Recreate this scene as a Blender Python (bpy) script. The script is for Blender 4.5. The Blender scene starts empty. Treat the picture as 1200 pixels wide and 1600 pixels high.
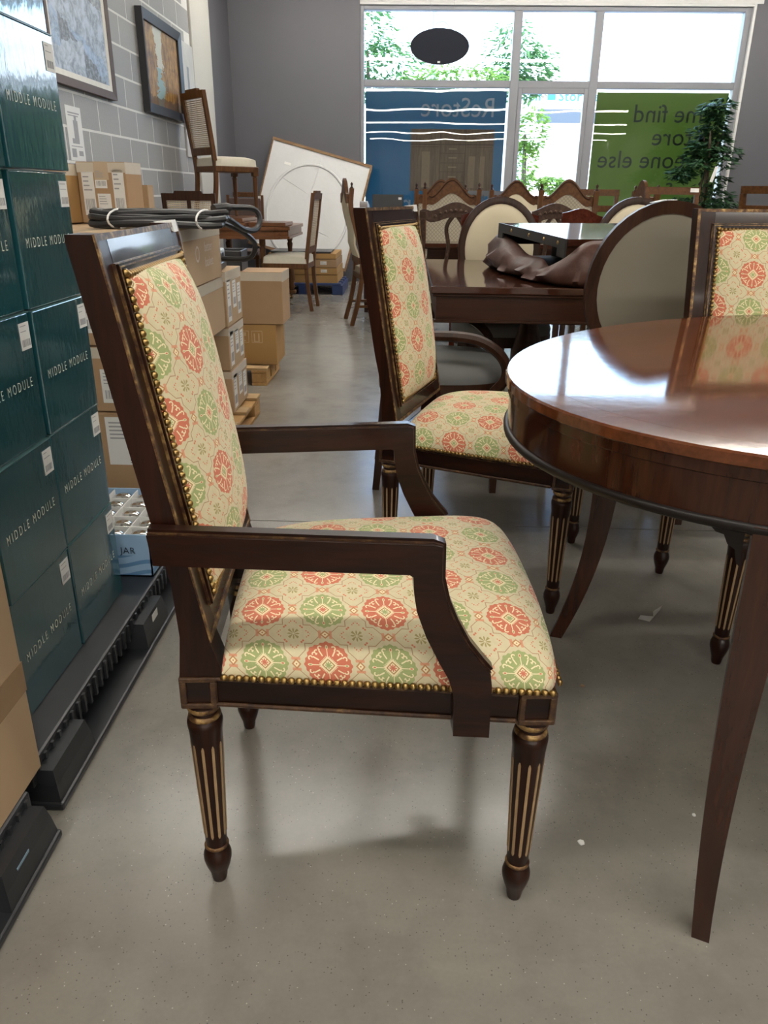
import bpy, bmesh, math, random
from mathutils import Vector, Matrix
PI = math.pi
random.seed(7)
scene = bpy.context.scene
col = scene.collection

# ------------------------------------------------------------------ camera
def setup_camera():
    H, pitch, yaw, roll = 1.06, math.radians(22.5), math.radians(1.5), math.radians(0.7)
    fwd = Vector((-math.sin(yaw)*math.cos(pitch), math.cos(yaw)*math.cos(pitch), -math.sin(pitch)))
    r = Vector((math.cos(yaw), math.sin(yaw), 0.0)); u = r.cross(fwd)
    c, s = math.cos(roll), math.sin(roll)
    r2 = r*c + u*s; u2 = u*c - r*s
    cam = bpy.data.cameras.new('camera'); cam.sensor_fit = 'VERTICAL'; cam.sensor_height = 36.0
    cam.lens = 36.0*1200/1600; cam.clip_start = 0.02; cam.clip_end = 400
    o = bpy.data.objects.new('camera', cam); col.objects.link(o)
    m = Matrix((r2, u2, -fwd)).transposed().to_4x4(); m.translation = (0, 0, H)
    o.matrix_world = m
    scene.camera = o
setup_camera()

# ------------------------------------------------------------------ world, sun, exposure
w = bpy.data.worlds.new('sky'); scene.world = w; w.use_nodes = True
nt = w.node_tree; nt.nodes.clear()
sky = nt.nodes.new('ShaderNodeTexSky'); sky.sky_type = 'NISHITA'; sky.sun_disc = False
sky.sun_elevation = math.radians(52); sky.sun_rotation = math.radians(150); sky.air_density = 1.0; sky.dust_density = 0.6; sky.ozone_density = 1.6
bg = nt.nodes.new('ShaderNodeBackground'); bg.inputs[1].default_value = 0.95
wo = nt.nodes.new('ShaderNodeOutputWorld')
nt.links.new(sky.outputs[0], bg.inputs[0]); nt.links.new(bg.outputs[0], wo.inputs[0])
sun = bpy.data.lights.new('sun', 'SUN'); sun.energy = 4.5; sun.angle = math.radians(0.6); sun.color = (1, .95, .86)
so = bpy.data.objects.new('sun', sun); col.objects.link(so)
so.rotation_euler = Vector((-0.45, 0.62, -1.0)).to_track_quat('-Z', 'Y').to_euler()   # over the roof of this building onto the street outside
vs = scene.view_settings
vs.view_transform = 'Standard'; vs.look = 'None'; vs.gamma = 1.0; vs.exposure = 1.05; vs.use_curve_mapping = False
LAMP_STRENGTH = 26.0

# ------------------------------------------------------------------ node helpers
class E:
    """tiny expression wrapper round math nodes"""
    def __init__(s, t, v): s.t, s.v = t, v
    def op(s, kind, *a):
        n = s.t.nodes.new('ShaderNodeMath'); n.operation = kind
        for i, x in enumerate((s,)+a):
            x = x.v if isinstance(x, E) else x
            if isinstance(x, (int, float)): n.inputs[i].default_value = x
            else: s.t.links.new(x, n.inputs[i])
        return E(s.t, n.outputs[0])
    def __add__(s, o): return s.op('ADD', o)
    __radd__ = __add__
    def __sub__(s, o): return s.op('SUBTRACT', o)
    def __rsub__(s, o): return s.op('MULTIPLY', -1.0).op('ADD', o)
    def __mul__(s, o): return s.op('MULTIPLY', o)
    __rmul__ = __mul__
    def __truediv__(s, o): return s.op('DIVIDE', o)
    def __lt__(s, o): return s.op('LESS_THAN', o)
    def __gt__(s, o): return s.op('GREATER_THAN', o)
    def mx(s, o): return s.op('MAXIMUM', o)
    def mn(s, o): return s.op('MINIMUM', o)
    def ab(s): return s.op('ABSOLUTE')
    def fr(s): return s.op('FRACT')
    def fl(s): return s.op('FLOOR')
    def sq(s): return s.op('SQRT')
    def cos(s): return s.op('COSINE')
    def sin(s): return s.op('SINE')
    def md(s, o): return s.op('FLOORED_MODULO', o)
    def at2(s, o): return s.op('ARCTAN2', o)

def new_mat(name):
    m = bpy.data.materials.new(name); m.use_nodes = True
    t = m.node_tree
    b = t.nodes['Principled BSDF']
    return m, t, b
def rgb(t, c):
    n = t.nodes.new('ShaderNodeRGB'); n.outputs[0].default_value = (*c, 1); return n.outputs[0]
def mix(t, f, a, b):
    n = t.nodes.new('ShaderNodeMix'); n.data_type = 'RGBA'
    f = f.v if isinstance(f, E) else f
    if isinstance(f, (int, float)): n.inputs[0].default_value = f
    else: t.links.new(f, n.inputs[0])
    for i, x in ((6, a), (7, b)):
        if isinstance(x, tuple): n.inputs[i].default_value = (*x, 1)
        else: t.links.new(x, n.inputs[i])
    return n.outputs[2]
def coords(t, scale=(1, 1, 1), kind='Object', loc=(0, 0, 0), rot=(0, 0, 0)):
    tc = t.nodes.new('ShaderNodeTexCoord'); mp = t.nodes.new('ShaderNodeMapping')
    mp.inputs['Scale'].default_value = scale; mp.inputs['Location'].default_value = loc; mp.inputs['Rotation'].default_value = rot
    t.links.new(tc.outputs[kind], mp.inputs[0]); return mp.outputs[0]
def noise(t, vec, scale, detail=4, rough=.55, dist=0.0):
    n = t.nodes.new('ShaderNodeTexNoise'); n.inputs['Scale'].default_value = scale; n.inputs['Detail'].default_value = detail
    n.inputs['Roughness'].default_value = rough; n.inputs['Distortion'].default_value = dist
    t.links.new(vec, n.inputs['Vector']); return n.outputs[0]
def ramp(t, f, stops):
    n = t.nodes.new('ShaderNodeValToRGB'); f = f.v if isinstance(f, E) else f
    t.links.new(f, n.inputs[0]); e = n.color_ramp.elements
    while len(e) < len(stops): e.new(0.5)
    for el, (p, c) in zip(e, stops):
        el.position = p; el.color = (*c, 1) if isinstance(c, tuple) else (c, c, c, 1)
    return n.outputs[0]
def bump(t, b, h, strength, dist=.01):
    n = t.nodes.new('ShaderNodeBump'); n.inputs['Strength'].default_value = strength; n.inputs['Distance'].default_value = dist
    h = h.v if isinstance(h, E) else h
    t.links.new(h, n.inputs['Height']); t.links.new(n.outputs[0], b.inputs['Normal'])

MATS = {}
def plain(name, c, rough=.5, metal=0.0, var=.12, scale=30, coat=0.0, bmp=0.0, spec=.5):
    if name in MATS: return MATS[name]
    m, t, b = new_mat(name)
    v = coords(t); n = noise(t, v, scale)
    lo = tuple(x*(1-var) for x in c); hi = tuple(min(1, x*(1+var)) for x in c)
    t.links.new(mix(t, n, lo, hi), b.inputs['Base Color'])
    b.inputs['Roughness'].default_value = rough; b.inputs['Metallic'].default_value = metal
    b.inputs['Coat Weight'].default_value = coat; b.inputs['Coat Roughness'].default_value = .1
    b.inputs['Specular IOR Level'].default_value = spec
    if bmp: bump(t, b, n, bmp, .004)
    MATS[name] = m; return m
def wood(name, c1, c2, rough=.3, grain='z', scale=9.0, coat=0.0, stretch=14, bmp=.04, spec=.22):
    if name in MATS: return MATS[name]
    m, t, b = new_mat(name)
    s = {'x': (1, stretch, stretch), 'y': (stretch, 1, stretch), 'z': (stretch, stretch, 1)}[grain]
    v = coords(t, s)
    n1 = noise(t, v, scale*.35, 6, .6, .6); n2 = noise(t, v, scale*2.2, 3, .5)
    f = E(t, n1)*.75 + E(t, n2)*.25
    c = ramp(t, f, [(.34, c1), (.52, tuple((a+b_)/2 for a, b_ in zip(c1, c2))), (.68, c2)])
    t.links.new(c, b.inputs['Base Color'])
    b.inputs['Roughness'].default_value = rough; b.inputs['Specular IOR Level'].default_value = spec
    b.inputs['Coat Weight'].default_value = coat; b.inputs['Coat Roughness'].default_value = .06
    if bmp: bump(t, b, n2, bmp, .002)
    MATS[name] = m; return m

def fabric_material():
    m, t, b = new_mat('medallion_fabric')
    uvn = t.nodes.new('ShaderNodeUVMap'); uvn.uv_map = 'UVMap'
    sp = t.nodes.new('ShaderNodeSeparateXYZ')
    # slightly wobbly weave
    t.links.new(uvn.outputs[0], sp.inputs[0])
    u, v = E(t, sp.outputs[0]), E(t, sp.outputs[1])
    iu, iv = (u+.5).fl(), (v+.5).fl()
    par = (iu+iv).md(2.0)
    x, y = (u-iu).ab(), (v-iv).ab()
    p, q = x.mx(y), x.mn(y)
    r = (p*p+q*q).sq(); th = q.at2(p)
    tc = coords(t, (1, 1, 1), 'UV')
    nz = E(t, noise(t, tc, 60, 2)); nz2 = E(t, noise(t, tc, 9, 3))
    cream = mix(t, nz2, (.57, .505, .32), (.69, .62, .42))
    # pale cream for the field just around the medallion
    red = mix(t, nz, (.52, .135, .078), (.66, .22, .135)); green = mix(t, nz, (.28, .335, .13), (.40, .445, .205))
    mcol = mix(t, par, red, green)
    ocol = mix(t, par, green, red)
    palecream = rgb(t, (.80, .70, .46))
    # ogee lattice line
    f = (p+q-.56).mn((p-.335)*1.2)
    line = (f.ab() < .0085)*(q > .055)
    c = mix(t, line*.8, cream, (.36, .18, .10))
    # bow-tie knot between medallions
    d1 = (.5-p); d2 = q
    bars = (d1 < .07)*((d2-.085).ab() < .022)
    c = mix(t, bars*.85, c, (.66, .27, .16))
    dia = d1/.075+d2/.085
    c = mix(t, (dia < 1.0), c, (.50, .24, .11)); c = mix(t, (dia < .62), c, palecream); c = mix(t, (dia < .2), c, (.45, .2, .1))
    # flower in the middle of the lattice
    a = .5-p; bb = .5-q
    r2 = (a*a+bb*bb).sq(); th2 = a.at2(bb)
    pet = (r2 < ((th2*4.0+.4).cos().ab()*.06+.045))*((th2*8.0).cos() > -.15)*(r2 > .018)
    c = mix(t, pet*.9, c, (.33, .27, .10))
    def dot(cx, cy, rad, src):
        dx = bb-cx; dy = a-cy
        return ((dx*dx+dy*dy).sq() < rad)
    dots = dot(.145, .118, .017, 0).mx(dot(.235, .03, .013, 0)).mx(dot(.205, .055, .011, 0)).mx(dot(.26, .0, .008, 0))
    c = mix(t, dots*.9, c, (.62, .16, .09))
    # the medallion: scalloped disc with stepped edge
    R = (th*8.0).cos()*.012+(th*24.0).cos()*.009+.362
    med = (r+(nz-.5)*.012) < R
    c = mix(t, med, c, mcol)
    # eye, spikes, scrolls and seeds
    spike = (th*32.0).cos()*.022+.142
    dm = p+q*.95
    c = mix(t, (dm < spike+.012).mn((r < .175)), c, palecream)
    c = mix(t, (dm < .105), c, (.40, .24, .10)); c = mix(t, (dm < .082), c, palecream)
    c = mix(t, (r < ((th*4.0).cos().ab()*.04+.02)), c, ocol)
    sx = p-.232; sy = q-.118
    # curls: bits of rings
    def ring(cx, cy, rad, wd):
        dx = p-cx; dy = q-cy
        return ((dx*dx+dy*dy).sq()-rad).ab() < wd
    curl = ring(.268, .105, .03, .0105)*((p-.268)+(q-.105)*1.5 > -.022)
    stem_ = ((q-p*.55).ab() < .012)*(r > .16)*(r < .262)
    curl2 = ring(.205, .165, .03, .010)*((q-.165) > -.012)
    sc = curl.mx(stem_).mx(curl2)*med
    c = mix(t, sc, c, palecream)
    ax = p-.285; seed = (ax*ax/(.037*.037)+q*q/(.02*.02)).sq()
    c = mix(t, (seed < 1.0)*med, c, palecream); c = mix(t, (seed < .62)*med, c, ocol)
    axl = (q < .007)*(r > .14)*(r < .255)
    c = mix(t, axl, c, palecream)
    t.links.new(c, b.inputs['Base Color'])
    b.inputs['Roughness'].default_value = .85; b.inputs['Specular IOR Level'].default_value = .2
    b.inputs['Sheen Weight'].default_value = .15
    wv = coords(t, (1, 1, 1), 'UV')
    n = noise(t, wv, 160, 2); bump(t, b, n, .12, .002)
    return m

M = {}
M['fabric'] = fabric_material()
M['walnut'] = wood('dark_walnut', (.006, .0020, .0012), (.028, .0076, .0036), .30, 'x', 7, coat=.15, bmp=.012, spec=.22)
M['walnut_z'] = wood('dark_walnut_upright', (.007, .0021, .0012), (.031, .0082, .0040), .30, 'z', 7, coat=.1, bmp=.012, spec=.22)
M['walnut_y'] = wood('dark_walnut_cross', (.007, .0021, .0012), (.028, .0076, .0036), .26, 'y', 7, coat=.5, bmp=.012, spec=.25)
def gold_rub():
    m, t, b = new_mat('rubbed_gold')
    n = noise(t, coords(t), 55, 5, .65)
    t.links.new(ramp(t, n, [(.40, (.05, .02, .01)), (.52, (.16, .085, .03)), (.66, (.42, .27, .10))]), b.inputs['Base Color'])
    b.inputs['Metallic'].default_value = .35; b.inputs['Roughness'].default_value = .38
    return m
M['gold'] = gold_rub()
M['flute'] = plain('gilt_flute', (.36, .235, .12), .45, .15, .35, 60)
M['brass'] = plain('brass', (.36, .235, .085), .30, 1.0, .25, 80)
M['sticker'] = plain('white_sticker', (.82, .82, .80), .5, var=.03)
M['ink'] = plain('black_ink', (.03, .03, .035), .6)
M['greyink'] = plain('grey_ink', (.30, .30, .31), .6)
def mahogany(name, axis, c1, c2, rough=.1, rot=0.0):
    m, t, b = new_mat(name)
    s = {'x': (1, 10, 10), 'y': (10, 1, 10), 'z': (10, 10, 1)}[axis]
    v = coords(t, s, rot=(0, 0, rot))
    n1 = noise(t, v, 2.2, 7, .62, .8); n2 = noise(t, v, 14, 3)
    f = E(t, n1)*.7+E(t, n2)*.3
    t.links.new(ramp(t, f, [(.32, c1), (.55, tuple((a+b_)/2 for a, b_ in zip(c1, c2))), (.72, c2)]), b.inputs['Base Color'])
    nr = noise(t, coords(t), 5, 4)
    t.links.new((E(t, nr)*rough*.9+rough*.6).v, b.inputs['Roughness'])
    b.inputs['Coat Weight'].default_value = .08; b.inputs['Coat Roughness'].default_value = .03
    nb = noise(t, coords(t, (1, 1, 1)), 38, 3); bump(t, b, nb, .02, .003)
    return m
M['mahogany_top'] = mahogany('mahogany_top', 'x', (.065, .019, .008), (.18, .058, .021), .075)
M['mahogany_band'] = mahogany('mahogany_band', 'z', (.018, .0055, .003), (.060, .018, .0075), .12)
M['mahogany_leg'] = mahogany('mahogany_leg', 'z', (.020, .0065, .0035), (.055, .017, .008), .2)
M['ebony'] = plain('ebonised_bead', (.008, .005, .004), .42, spec=.3)

# ------------------------------------------------------------------ mesh helpers
def link(o, parent=None):
    col.objects.link(o)
    if parent is not None: o.parent = parent
    return o
def fin(bm, name, sharp=.6, smooth=True, recalc=True):
    if recalc: bmesh.ops.recalc_face_normals(bm, faces=bm.faces)
    for f in bm.faces: f.smooth = smooth
    if smooth:
        for e in bm.edges:
            if len(e.link_faces) == 2 and e.calc_face_angle(0) > sharp: e.smooth = False
    me = bpy.data.meshes.new(name); bm.to_mesh(me); bm.free(); return me
def obj(name, bm, mat, parent=None, loc=None, rz=None, smooth=True, sharp=.6, recalc=True):
    me = fin(bm, name, sharp, smooth, recalc) if isinstance(bm, bmesh.types.BMesh) else bm
    if mat is not None and not me.materials: me.materials.append(mat)
    o = bpy.data.objects.new(name, me); link(o, parent)
    if loc is not None: o.location = loc
    if rz is not None: o.rotation_euler = (0, 0, rz)
    return o
def tag(o, label, cat, group=None, kind=None):
    o['label'] = label
    if cat: o['category'] = cat
    if group: o['group'] = group
    if kind: o['kind'] = kind
    return o
def thing(name, label, cat, loc=(0, 0, 0), rz=0.0, group=None):
    o = bpy.data.objects.new(name, None); o.empty_display_size = .05; link(o)
    o.location = loc; o.rotation_euler = (0, 0, rz); return tag(o, label, cat, group)
def struct(name, bm, mat, parent=None, smooth=False):
    o = obj(name, bm, mat, parent, smooth=smooth)
    if parent is None: o['kind'] = 'structure'
    return o
def B(): return bmesh.new()
def box(bm, c, s, rot=None, bev=0.0, seg=1):
    m = Matrix.Translation(c) @ (rot.to_4x4() if rot is not None else Matrix.Identity(4)) @ Matrix.Diagonal((*s, 1))
    g = bmesh.ops.create_cube(bm, size=1.0, matrix=m)
    if bev > 0:
        es = set()
        for v in g['verts']: es.update(v.link_edges)
        bmesh.ops.bevel(bm, geom=list(es), offset=bev, segments=seg, profile=.5, affect='EDGES', clamp_overlap=True)
    return bm
def bx(bm, x0, x1, y0, y1, z0, z1, bev=0.0, seg=1):
    return box(bm, ((x0+x1)/2, (y0+y1)/2, (z0+z1)/2), (x1-x0, y1-y0, z1-z0), None, bev, seg)
def loft(bm, loops, cap=True, closed=True, ring=False):
    vs_ = [[bm.verts.new(p) for p in lp] for lp in loops]
    n = len(loops[0]); k = len(loops)
    for i in range(k if ring else k-1):
        a, b = vs_[i], vs_[(i+1) % k]
        for j in range(n if closed else n-1):
            bm.faces.new((a[j], a[(j+1) % n], b[(j+1) % n], b[j]))
    if cap and not ring:
        bm.faces.new(vs_[0][::-1]); bm.faces.new(vs_[-1])
    return vs_
def lathe(bm, prof, segs=16, o=(0, 0, 0), cap=True):
    loops = [[(o[0]+r*math.cos(2*PI*j/segs), o[1]+r*math.sin(2*PI*j/segs), o[2]+z) for j in range(segs)] for r, z in prof]
    loft(bm, loops, cap)
def frames(path):
    P = [Vector(p) for p in path]; T = []
    for i in range(len(P)):
        a = P[max(0, i-1)]; b = P[min(len(P)-1, i+1)]; T.append((b-a).normalized())
    up = Vector((0, 0, 1)) if abs(T[0].z) < .9 else Vector((1, 0, 0))
    n = (up - T[0]*up.dot(T[0])).normalized(); out = []
    for i in range(len(P)):
        n = (n - T[i]*n.dot(T[i])).normalized(); out.append((P[i], T[i], n, T[i].cross(n)))
    return out
def tube(bm, path, rad, segs=8, cap=True):
    fr = frames(path); loops = []
    for i, (p, t_, n, b) in enumerate(fr):
        r = rad[i] if isinstance(rad, (list, tuple)) else rad
        loops.append([p+n*(r*math.cos(2*PI*j/segs))+b*(r*math.sin(2*PI*j/segs)) for j in range(segs)])
    loft(bm, loops, cap)
def prism(bm, pts, axis, a0, a1):
    """pts: 2-D polygon; axis 'y' -> (x,z) polygon extruded along y, 'x' -> (y,z), 'z' -> (x,y). a0,a1 numbers or functions of the point"""
    def P(q, a):
        a = a(q) if callable(a) else a
        return {'y': (q[0], a, q[1]), 'x': (a, q[0], q[1]), 'z': (q[0], q[1], a)}[axis]
    loft(bm, [[P(q, a0) for q in pts], [P(q, a1) for q in pts]])
def strip(bm, outer, inner, axis, a0, a1):
    """a ribbon between two polylines (same count), extruded along axis"""
    def P(q, a): return {'y': (q[0], a, q[1]), 'x': (a, q[0], q[1]), 'z': (q[0], q[1], a)}[axis]
    loops = [[P(o_, a0), P(o_, a1), P(i_, a1), P(i_, a0)] for o_, i_ in zip(outer, inner)]
    loft(bm, loops)
def bez(p0, p1, p2, p3, n):
    out = []
    for i in range(n+1):
        t_ = i/n; s = 1-t_
        out.append(tuple(s**3*a+3*s*s*t_*b+3*s*t_*t_*c+t_**3*d for a, b, c, d in zip(p0, p1, p2, p3)))
    return out
def smooth_path(pts, n=6):
    """Catmull-Rom through points"""
    P = [Vector(p) for p in pts]; out = []
    for i in range(len(P)-1):
        a = P[i-1] if i else P[0]*2-P[1]; b, c = P[i], P[i+1]; d = P[i+2] if i+2 < len(P) else P[-1]*2-P[-2]
        for k in range(n):
            t_ = k/n
            out.append(.5*((2*b)+(c-a)*t_+(2*a-5*b+4*c-d)*t_*t_+(3*b-a-3*c+d)*t_**3))
    out.append(P[-1]); return out
_txt = {}
def text_verts(s, size=1.0, xs=1.0, spacing=1.0, bold=0.0):
    k = (s, spacing, bold)
    if k not in _txt:
        cu = bpy.data.curves.new('t', 'FONT'); cu.body = s; cu.size = 1.0; cu.space_character = spacing; cu.resolution_u = 3; cu.offset = bold
        o = bpy.data.objects.new('t', cu); col.objects.link(o)
        dg = bpy.context.evaluated_depsgraph_get(); dg.update()
        me = bpy.data.meshes.new_from_object(o.evaluated_get(dg))
        _txt[k] = ([tuple(v.co) for v in me.vertices], [tuple(p.vertices) for p in me.polygons])
        bpy.data.objects.remove(o); bpy.data.curves.remove(cu); bpy.data.meshes.remove(me)
    V, F = _txt[k]
    x0 = min(v[0] for v in V); x1 = max(v[0] for v in V)
    return [((v[0]-x0)*size*xs, v[1]*size) for v in V], F, (x1-x0)*size*xs
def text_mesh(s, size, fn, xs=1.0, spacing=1.0, center=True, name='lettering', bold=0.0):
    V, F, wdt = text_verts(s, size, xs, spacing, bold)
    off = wdt/2 if center else 0
    me = bpy.data.meshes.new(name); me.from_pydata([fn(x-off, y) for x, y in V], [], F); me.update(); return me
def copy_tree(o, parent=None):
    c = o.copy(); col.objects.link(c)
    if parent is not None: c.parent = parent
    for ch in o.children: copy_tree(ch, c)
    return c
# ------------------------------------------------------------------ the room
def room():
    # floor: two slabs with a saw-cut joint between them
    m, t, b = new_mat('polished_concrete')
    v = coords(t)
    n1 = noise(t, v, .9, 6, .6); n2 = noise(t, v, 7, 5, .65); n3 = noise(t, v, 160, 2, .5); n4 = noise(t, v, 3.1, 4, .7, 1.2)
    base = mix(t, ramp(t, n1, [(.35, 0.0), (.66, 1.0)]), (.225, .210, .182), (.305, .288, .253))
    base = mix(t, E(t, ramp(t, n2, [(.30, 1.0), (.52, 0.0)]))*.40, base, (.15, .138, .118))
    base = mix(t, E(t, ramp(t, n1, [(.50, 0.0), (.85, 1.0)]))*.5, base, (.27, .235, .175))
    vo = t.nodes.new('ShaderNodeTexVoronoi'); vo.inputs['Scale'].default_value = 190; t.links.new(v, vo.inputs['Vector'])
    sp = t.nodes.new('ShaderNodeSeparateColor'); t.links.new(vo.outputs['Color'], sp.inputs[0])
    d = E(t, vo.outputs['Distance']); rnd = E(t, sp.outputs[0]); rnd2 = E(t, sp.outputs[1])
    dark = (d < .20)*(rnd > .82); light = (d < .20)*(rnd2 > .955)
    base = mix(t, dark*.7, base, (.06, .055, .05)); base = mix(t, light*.6, base, (.60, .58, .52))
    vo2 = t.nodes.new('ShaderNodeTexVoronoi'); vo2.inputs['Scale'].default_value = 34; t.links.new(v, vo2.inputs['Vector'])
    sp2 = t.nodes.new('ShaderNodeSeparateColor'); t.links.new(vo2.outputs['Color'], sp2.inputs[0])
    big = ((E(t, vo2.outputs['Distance'])+E(t, n2)*.12) < .13)*(E(t, sp2.outputs[0]) > .86)
    base = mix(t, E(t, ramp(t, n4, [(.40, 0.0), (.75, 1.0)]))*.35, base, (.16, .15, .135))
    base = mix(t, big*.5, base, (.075, .07, .065))
    base = mix(t, E(t, n3)*.18, base, (.10, .095, .085))
    t.links.new(base, b.inputs['Base Color'])
    t.links.new((E(t, n2)*.16+.15).v, b.inputs['Roughness'])
    b.inputs['Specular IOR Level'].default_value = .55
    bump(t, b, n2, .03, .01)
    M['floor'] = m
    bm = B(); bx(bm, -2.3, 9.2, -20, 2.452, -.12, 0); bx(bm, -2.3, 9.2, 2.458, 10.7, -.12, 0)
    fl = struct('floor', bm, m)
    bm = B(); bx(bm, -2.3, 9.2, 2.450, 2.460, -.118, -.006); obj('joint_filler', bm, plain('joint_grey', (.12, .11, .10), .8), fl, smooth=False)

    # left wall of concrete blocks
    mort = plain('mortar', (.66, .66, .64), .9, var=.06)
    bm = B(); bx(bm, -2.32, -2.158, -20, 8.52, 0, 4.0)
    wl = struct('wall_left', bm, plain('block_backing', (.40, .40, .385), .9, var=.05))
    def block_mat():
        m, t, b = new_mat('painted_block')
        v = coords(t, kind='Object'); n = noise(t, v, 70, 4); oi = t.nodes.new('ShaderNodeObjectInfo')
        f = E(t, n)*.45+E(t, oi.outputs['Random'])*.4
        t.links.new(ramp(t, f, [(.1, (.23, .235, .245)), (.8, (.35, .345, .33))]), b.inputs['Base Color'])
        b.inputs['Roughness'].default_value = .6; bump(t, b, n, .25, .004); return m
    bmat = block_mat()
    bm = B(); box(bm, (0, 0, 0), (.03, .392, .189), bev=.0015); me = fin(bm, 'concrete_block', smooth=False); me.materials.append(bmat)
    for k in range(-2, 11):
        z = 1.228+.2035*k+.1
        for j in range(12):
            y = 8.5-.2-.4065*j-(.203 if k % 2 else 0)
            if y < 4.0 or y > 8.35: continue
            o = bpy.data.objects.new('concrete_block', me); o.location = (-2.165+.0, y, z); link(o, wl)
    bm = B(); bx(bm, -2.17, -2.1512, 4.0, 8.5, .7, 3.45); obj('mortar', bm, mort, wl, smooth=False)
    # pale pilaster and grey return between the blocks and the window wall
    grey = plain('grey_wall_paint', (.108, .108, .124), .55, var=.05, scale=4, bmp=.05)
    M['greywall'] = grey
    bm = B(); bx(bm, -2.32, -2.13, 8.52, 9.30, 0, 4.0, .006); struct('trim_1', bm, plain('pale_wall_paint', (.50, .49, .45), .6, var=.04))
    bm = B(); bx(bm, -2.32, -2.16, 9.30, 10.65, 0, 4.0); struct('wall_left_return', bm, grey)
    # window wall: piers, sill and header round the opening X -0.62..3.9, Z 0.45..3.1
    bm = B(); bx(bm, -2.32, -.62, 10.4, 10.65, 0, 4.0); bx(bm, 3.90, 9.2, 10.4, 10.65, 0, 4.0)
    bx(bm, -.62, 3.90, 10.4, 10.65, 0, .45); bx(bm, -.62, 3.90, 10.4, 10.65, 3.10, 4.0)
    wf = struct('wall_far', bm, grey)
    white = plain('white_trim', (.62, .63, .62), .5, var=.03)
    bm = B(); bx(bm, -.62, 3.9, 10.39, 10.64, 3.075, 3.10); bx(bm, -.62, 3.97, 10.385, 10.4, 3.10, 3.16); struct('trim_2', bm, white)
    bm = B(); bx(bm, 3.872, 3.9, 10.385, 10.64, .45, 3.10); struct('trim_3', bm, white)
    bm = B(); bx(bm, -2.158, -.62, 10.388, 10.4, 0, .10, .003); struct('baseboard_far', bm, plain('grey_baseboard', (.09, .095, .11), .5))
    # other walls, ceiling
    offw = plain('off_white_wall', (.42, .41, .385), .8, var=.03)
    bm = B(); bx(bm, 9.0, 9.2, -20, 10.65, 0, 4.0); struct('wall_right', bm, offw)
    bm = B(); bx(bm, -2.32, 9.2, -20.2, -20, 0, 4.0); struct('wall_back', bm, offw)
    bm = B(); bx(bm, -2.32, 9.2, -20.2, 10.65, 4.0, 4.15); struct('ceiling', bm, plain('ceiling_grey', (.52, .51, .49), .9, var=.02))

    # ceiling strip lights, rows across the shop
    em = bpy.data.materials.new('lamp_diffuser'); em.use_nodes = True
    t = em.node_tree; bs = t.nodes['Principled BSDF']
    bs.inputs['Base Color'].default_value = (.9, .9, .9, 1); bs.inputs['Emission Color'].default_value = (1.0, .945, .85, 1)
    bs.inputs['Emission Strength'].default_value = LAMP_STRENGTH
    house = plain('lamp_housing', (.7, .7, .7), .4)
    rows = [8.9, 4.5, 0.0, -4.5, -9.1, -13.8, -18.3]
    names = ['nearest the window wall', 'second row from the window wall', 'third row from the window wall', 'fourth row from the window wall', 'fifth row from the window wall', 'sixth row from the window wall', 'row by the back wall']
    for y, nm in zip(rows, names):
        xe = min(8.9, max(5.2, .25*(20.8-y)))
        t_ = thing('ceiling_strip_light', 'long white ceiling strip light, '+nm, 'light', ((-1.9+xe)/2, y, 3.37), 0, 'rows of ceiling strip lights')
        bm = B(); box(bm, (0, 0, .06), (xe+1.94, .13, .06), bev=.006); obj('housing', bm, house, t_, smooth=False)
        bm = B(); box(bm, (0, 0, .013), (xe+1.9, .10, .034), bev=.004); obj('diffuser', bm, em, t_, smooth=False)
        for x in [(k-.5)*(xe+1.9)*.42 for k in (0, 1)]:
            bm = B(); tube(bm, [(x, 0, .09), (x, 0, .63)], .004, 6); obj('hanger', bm, house, t_)
room()

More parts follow.
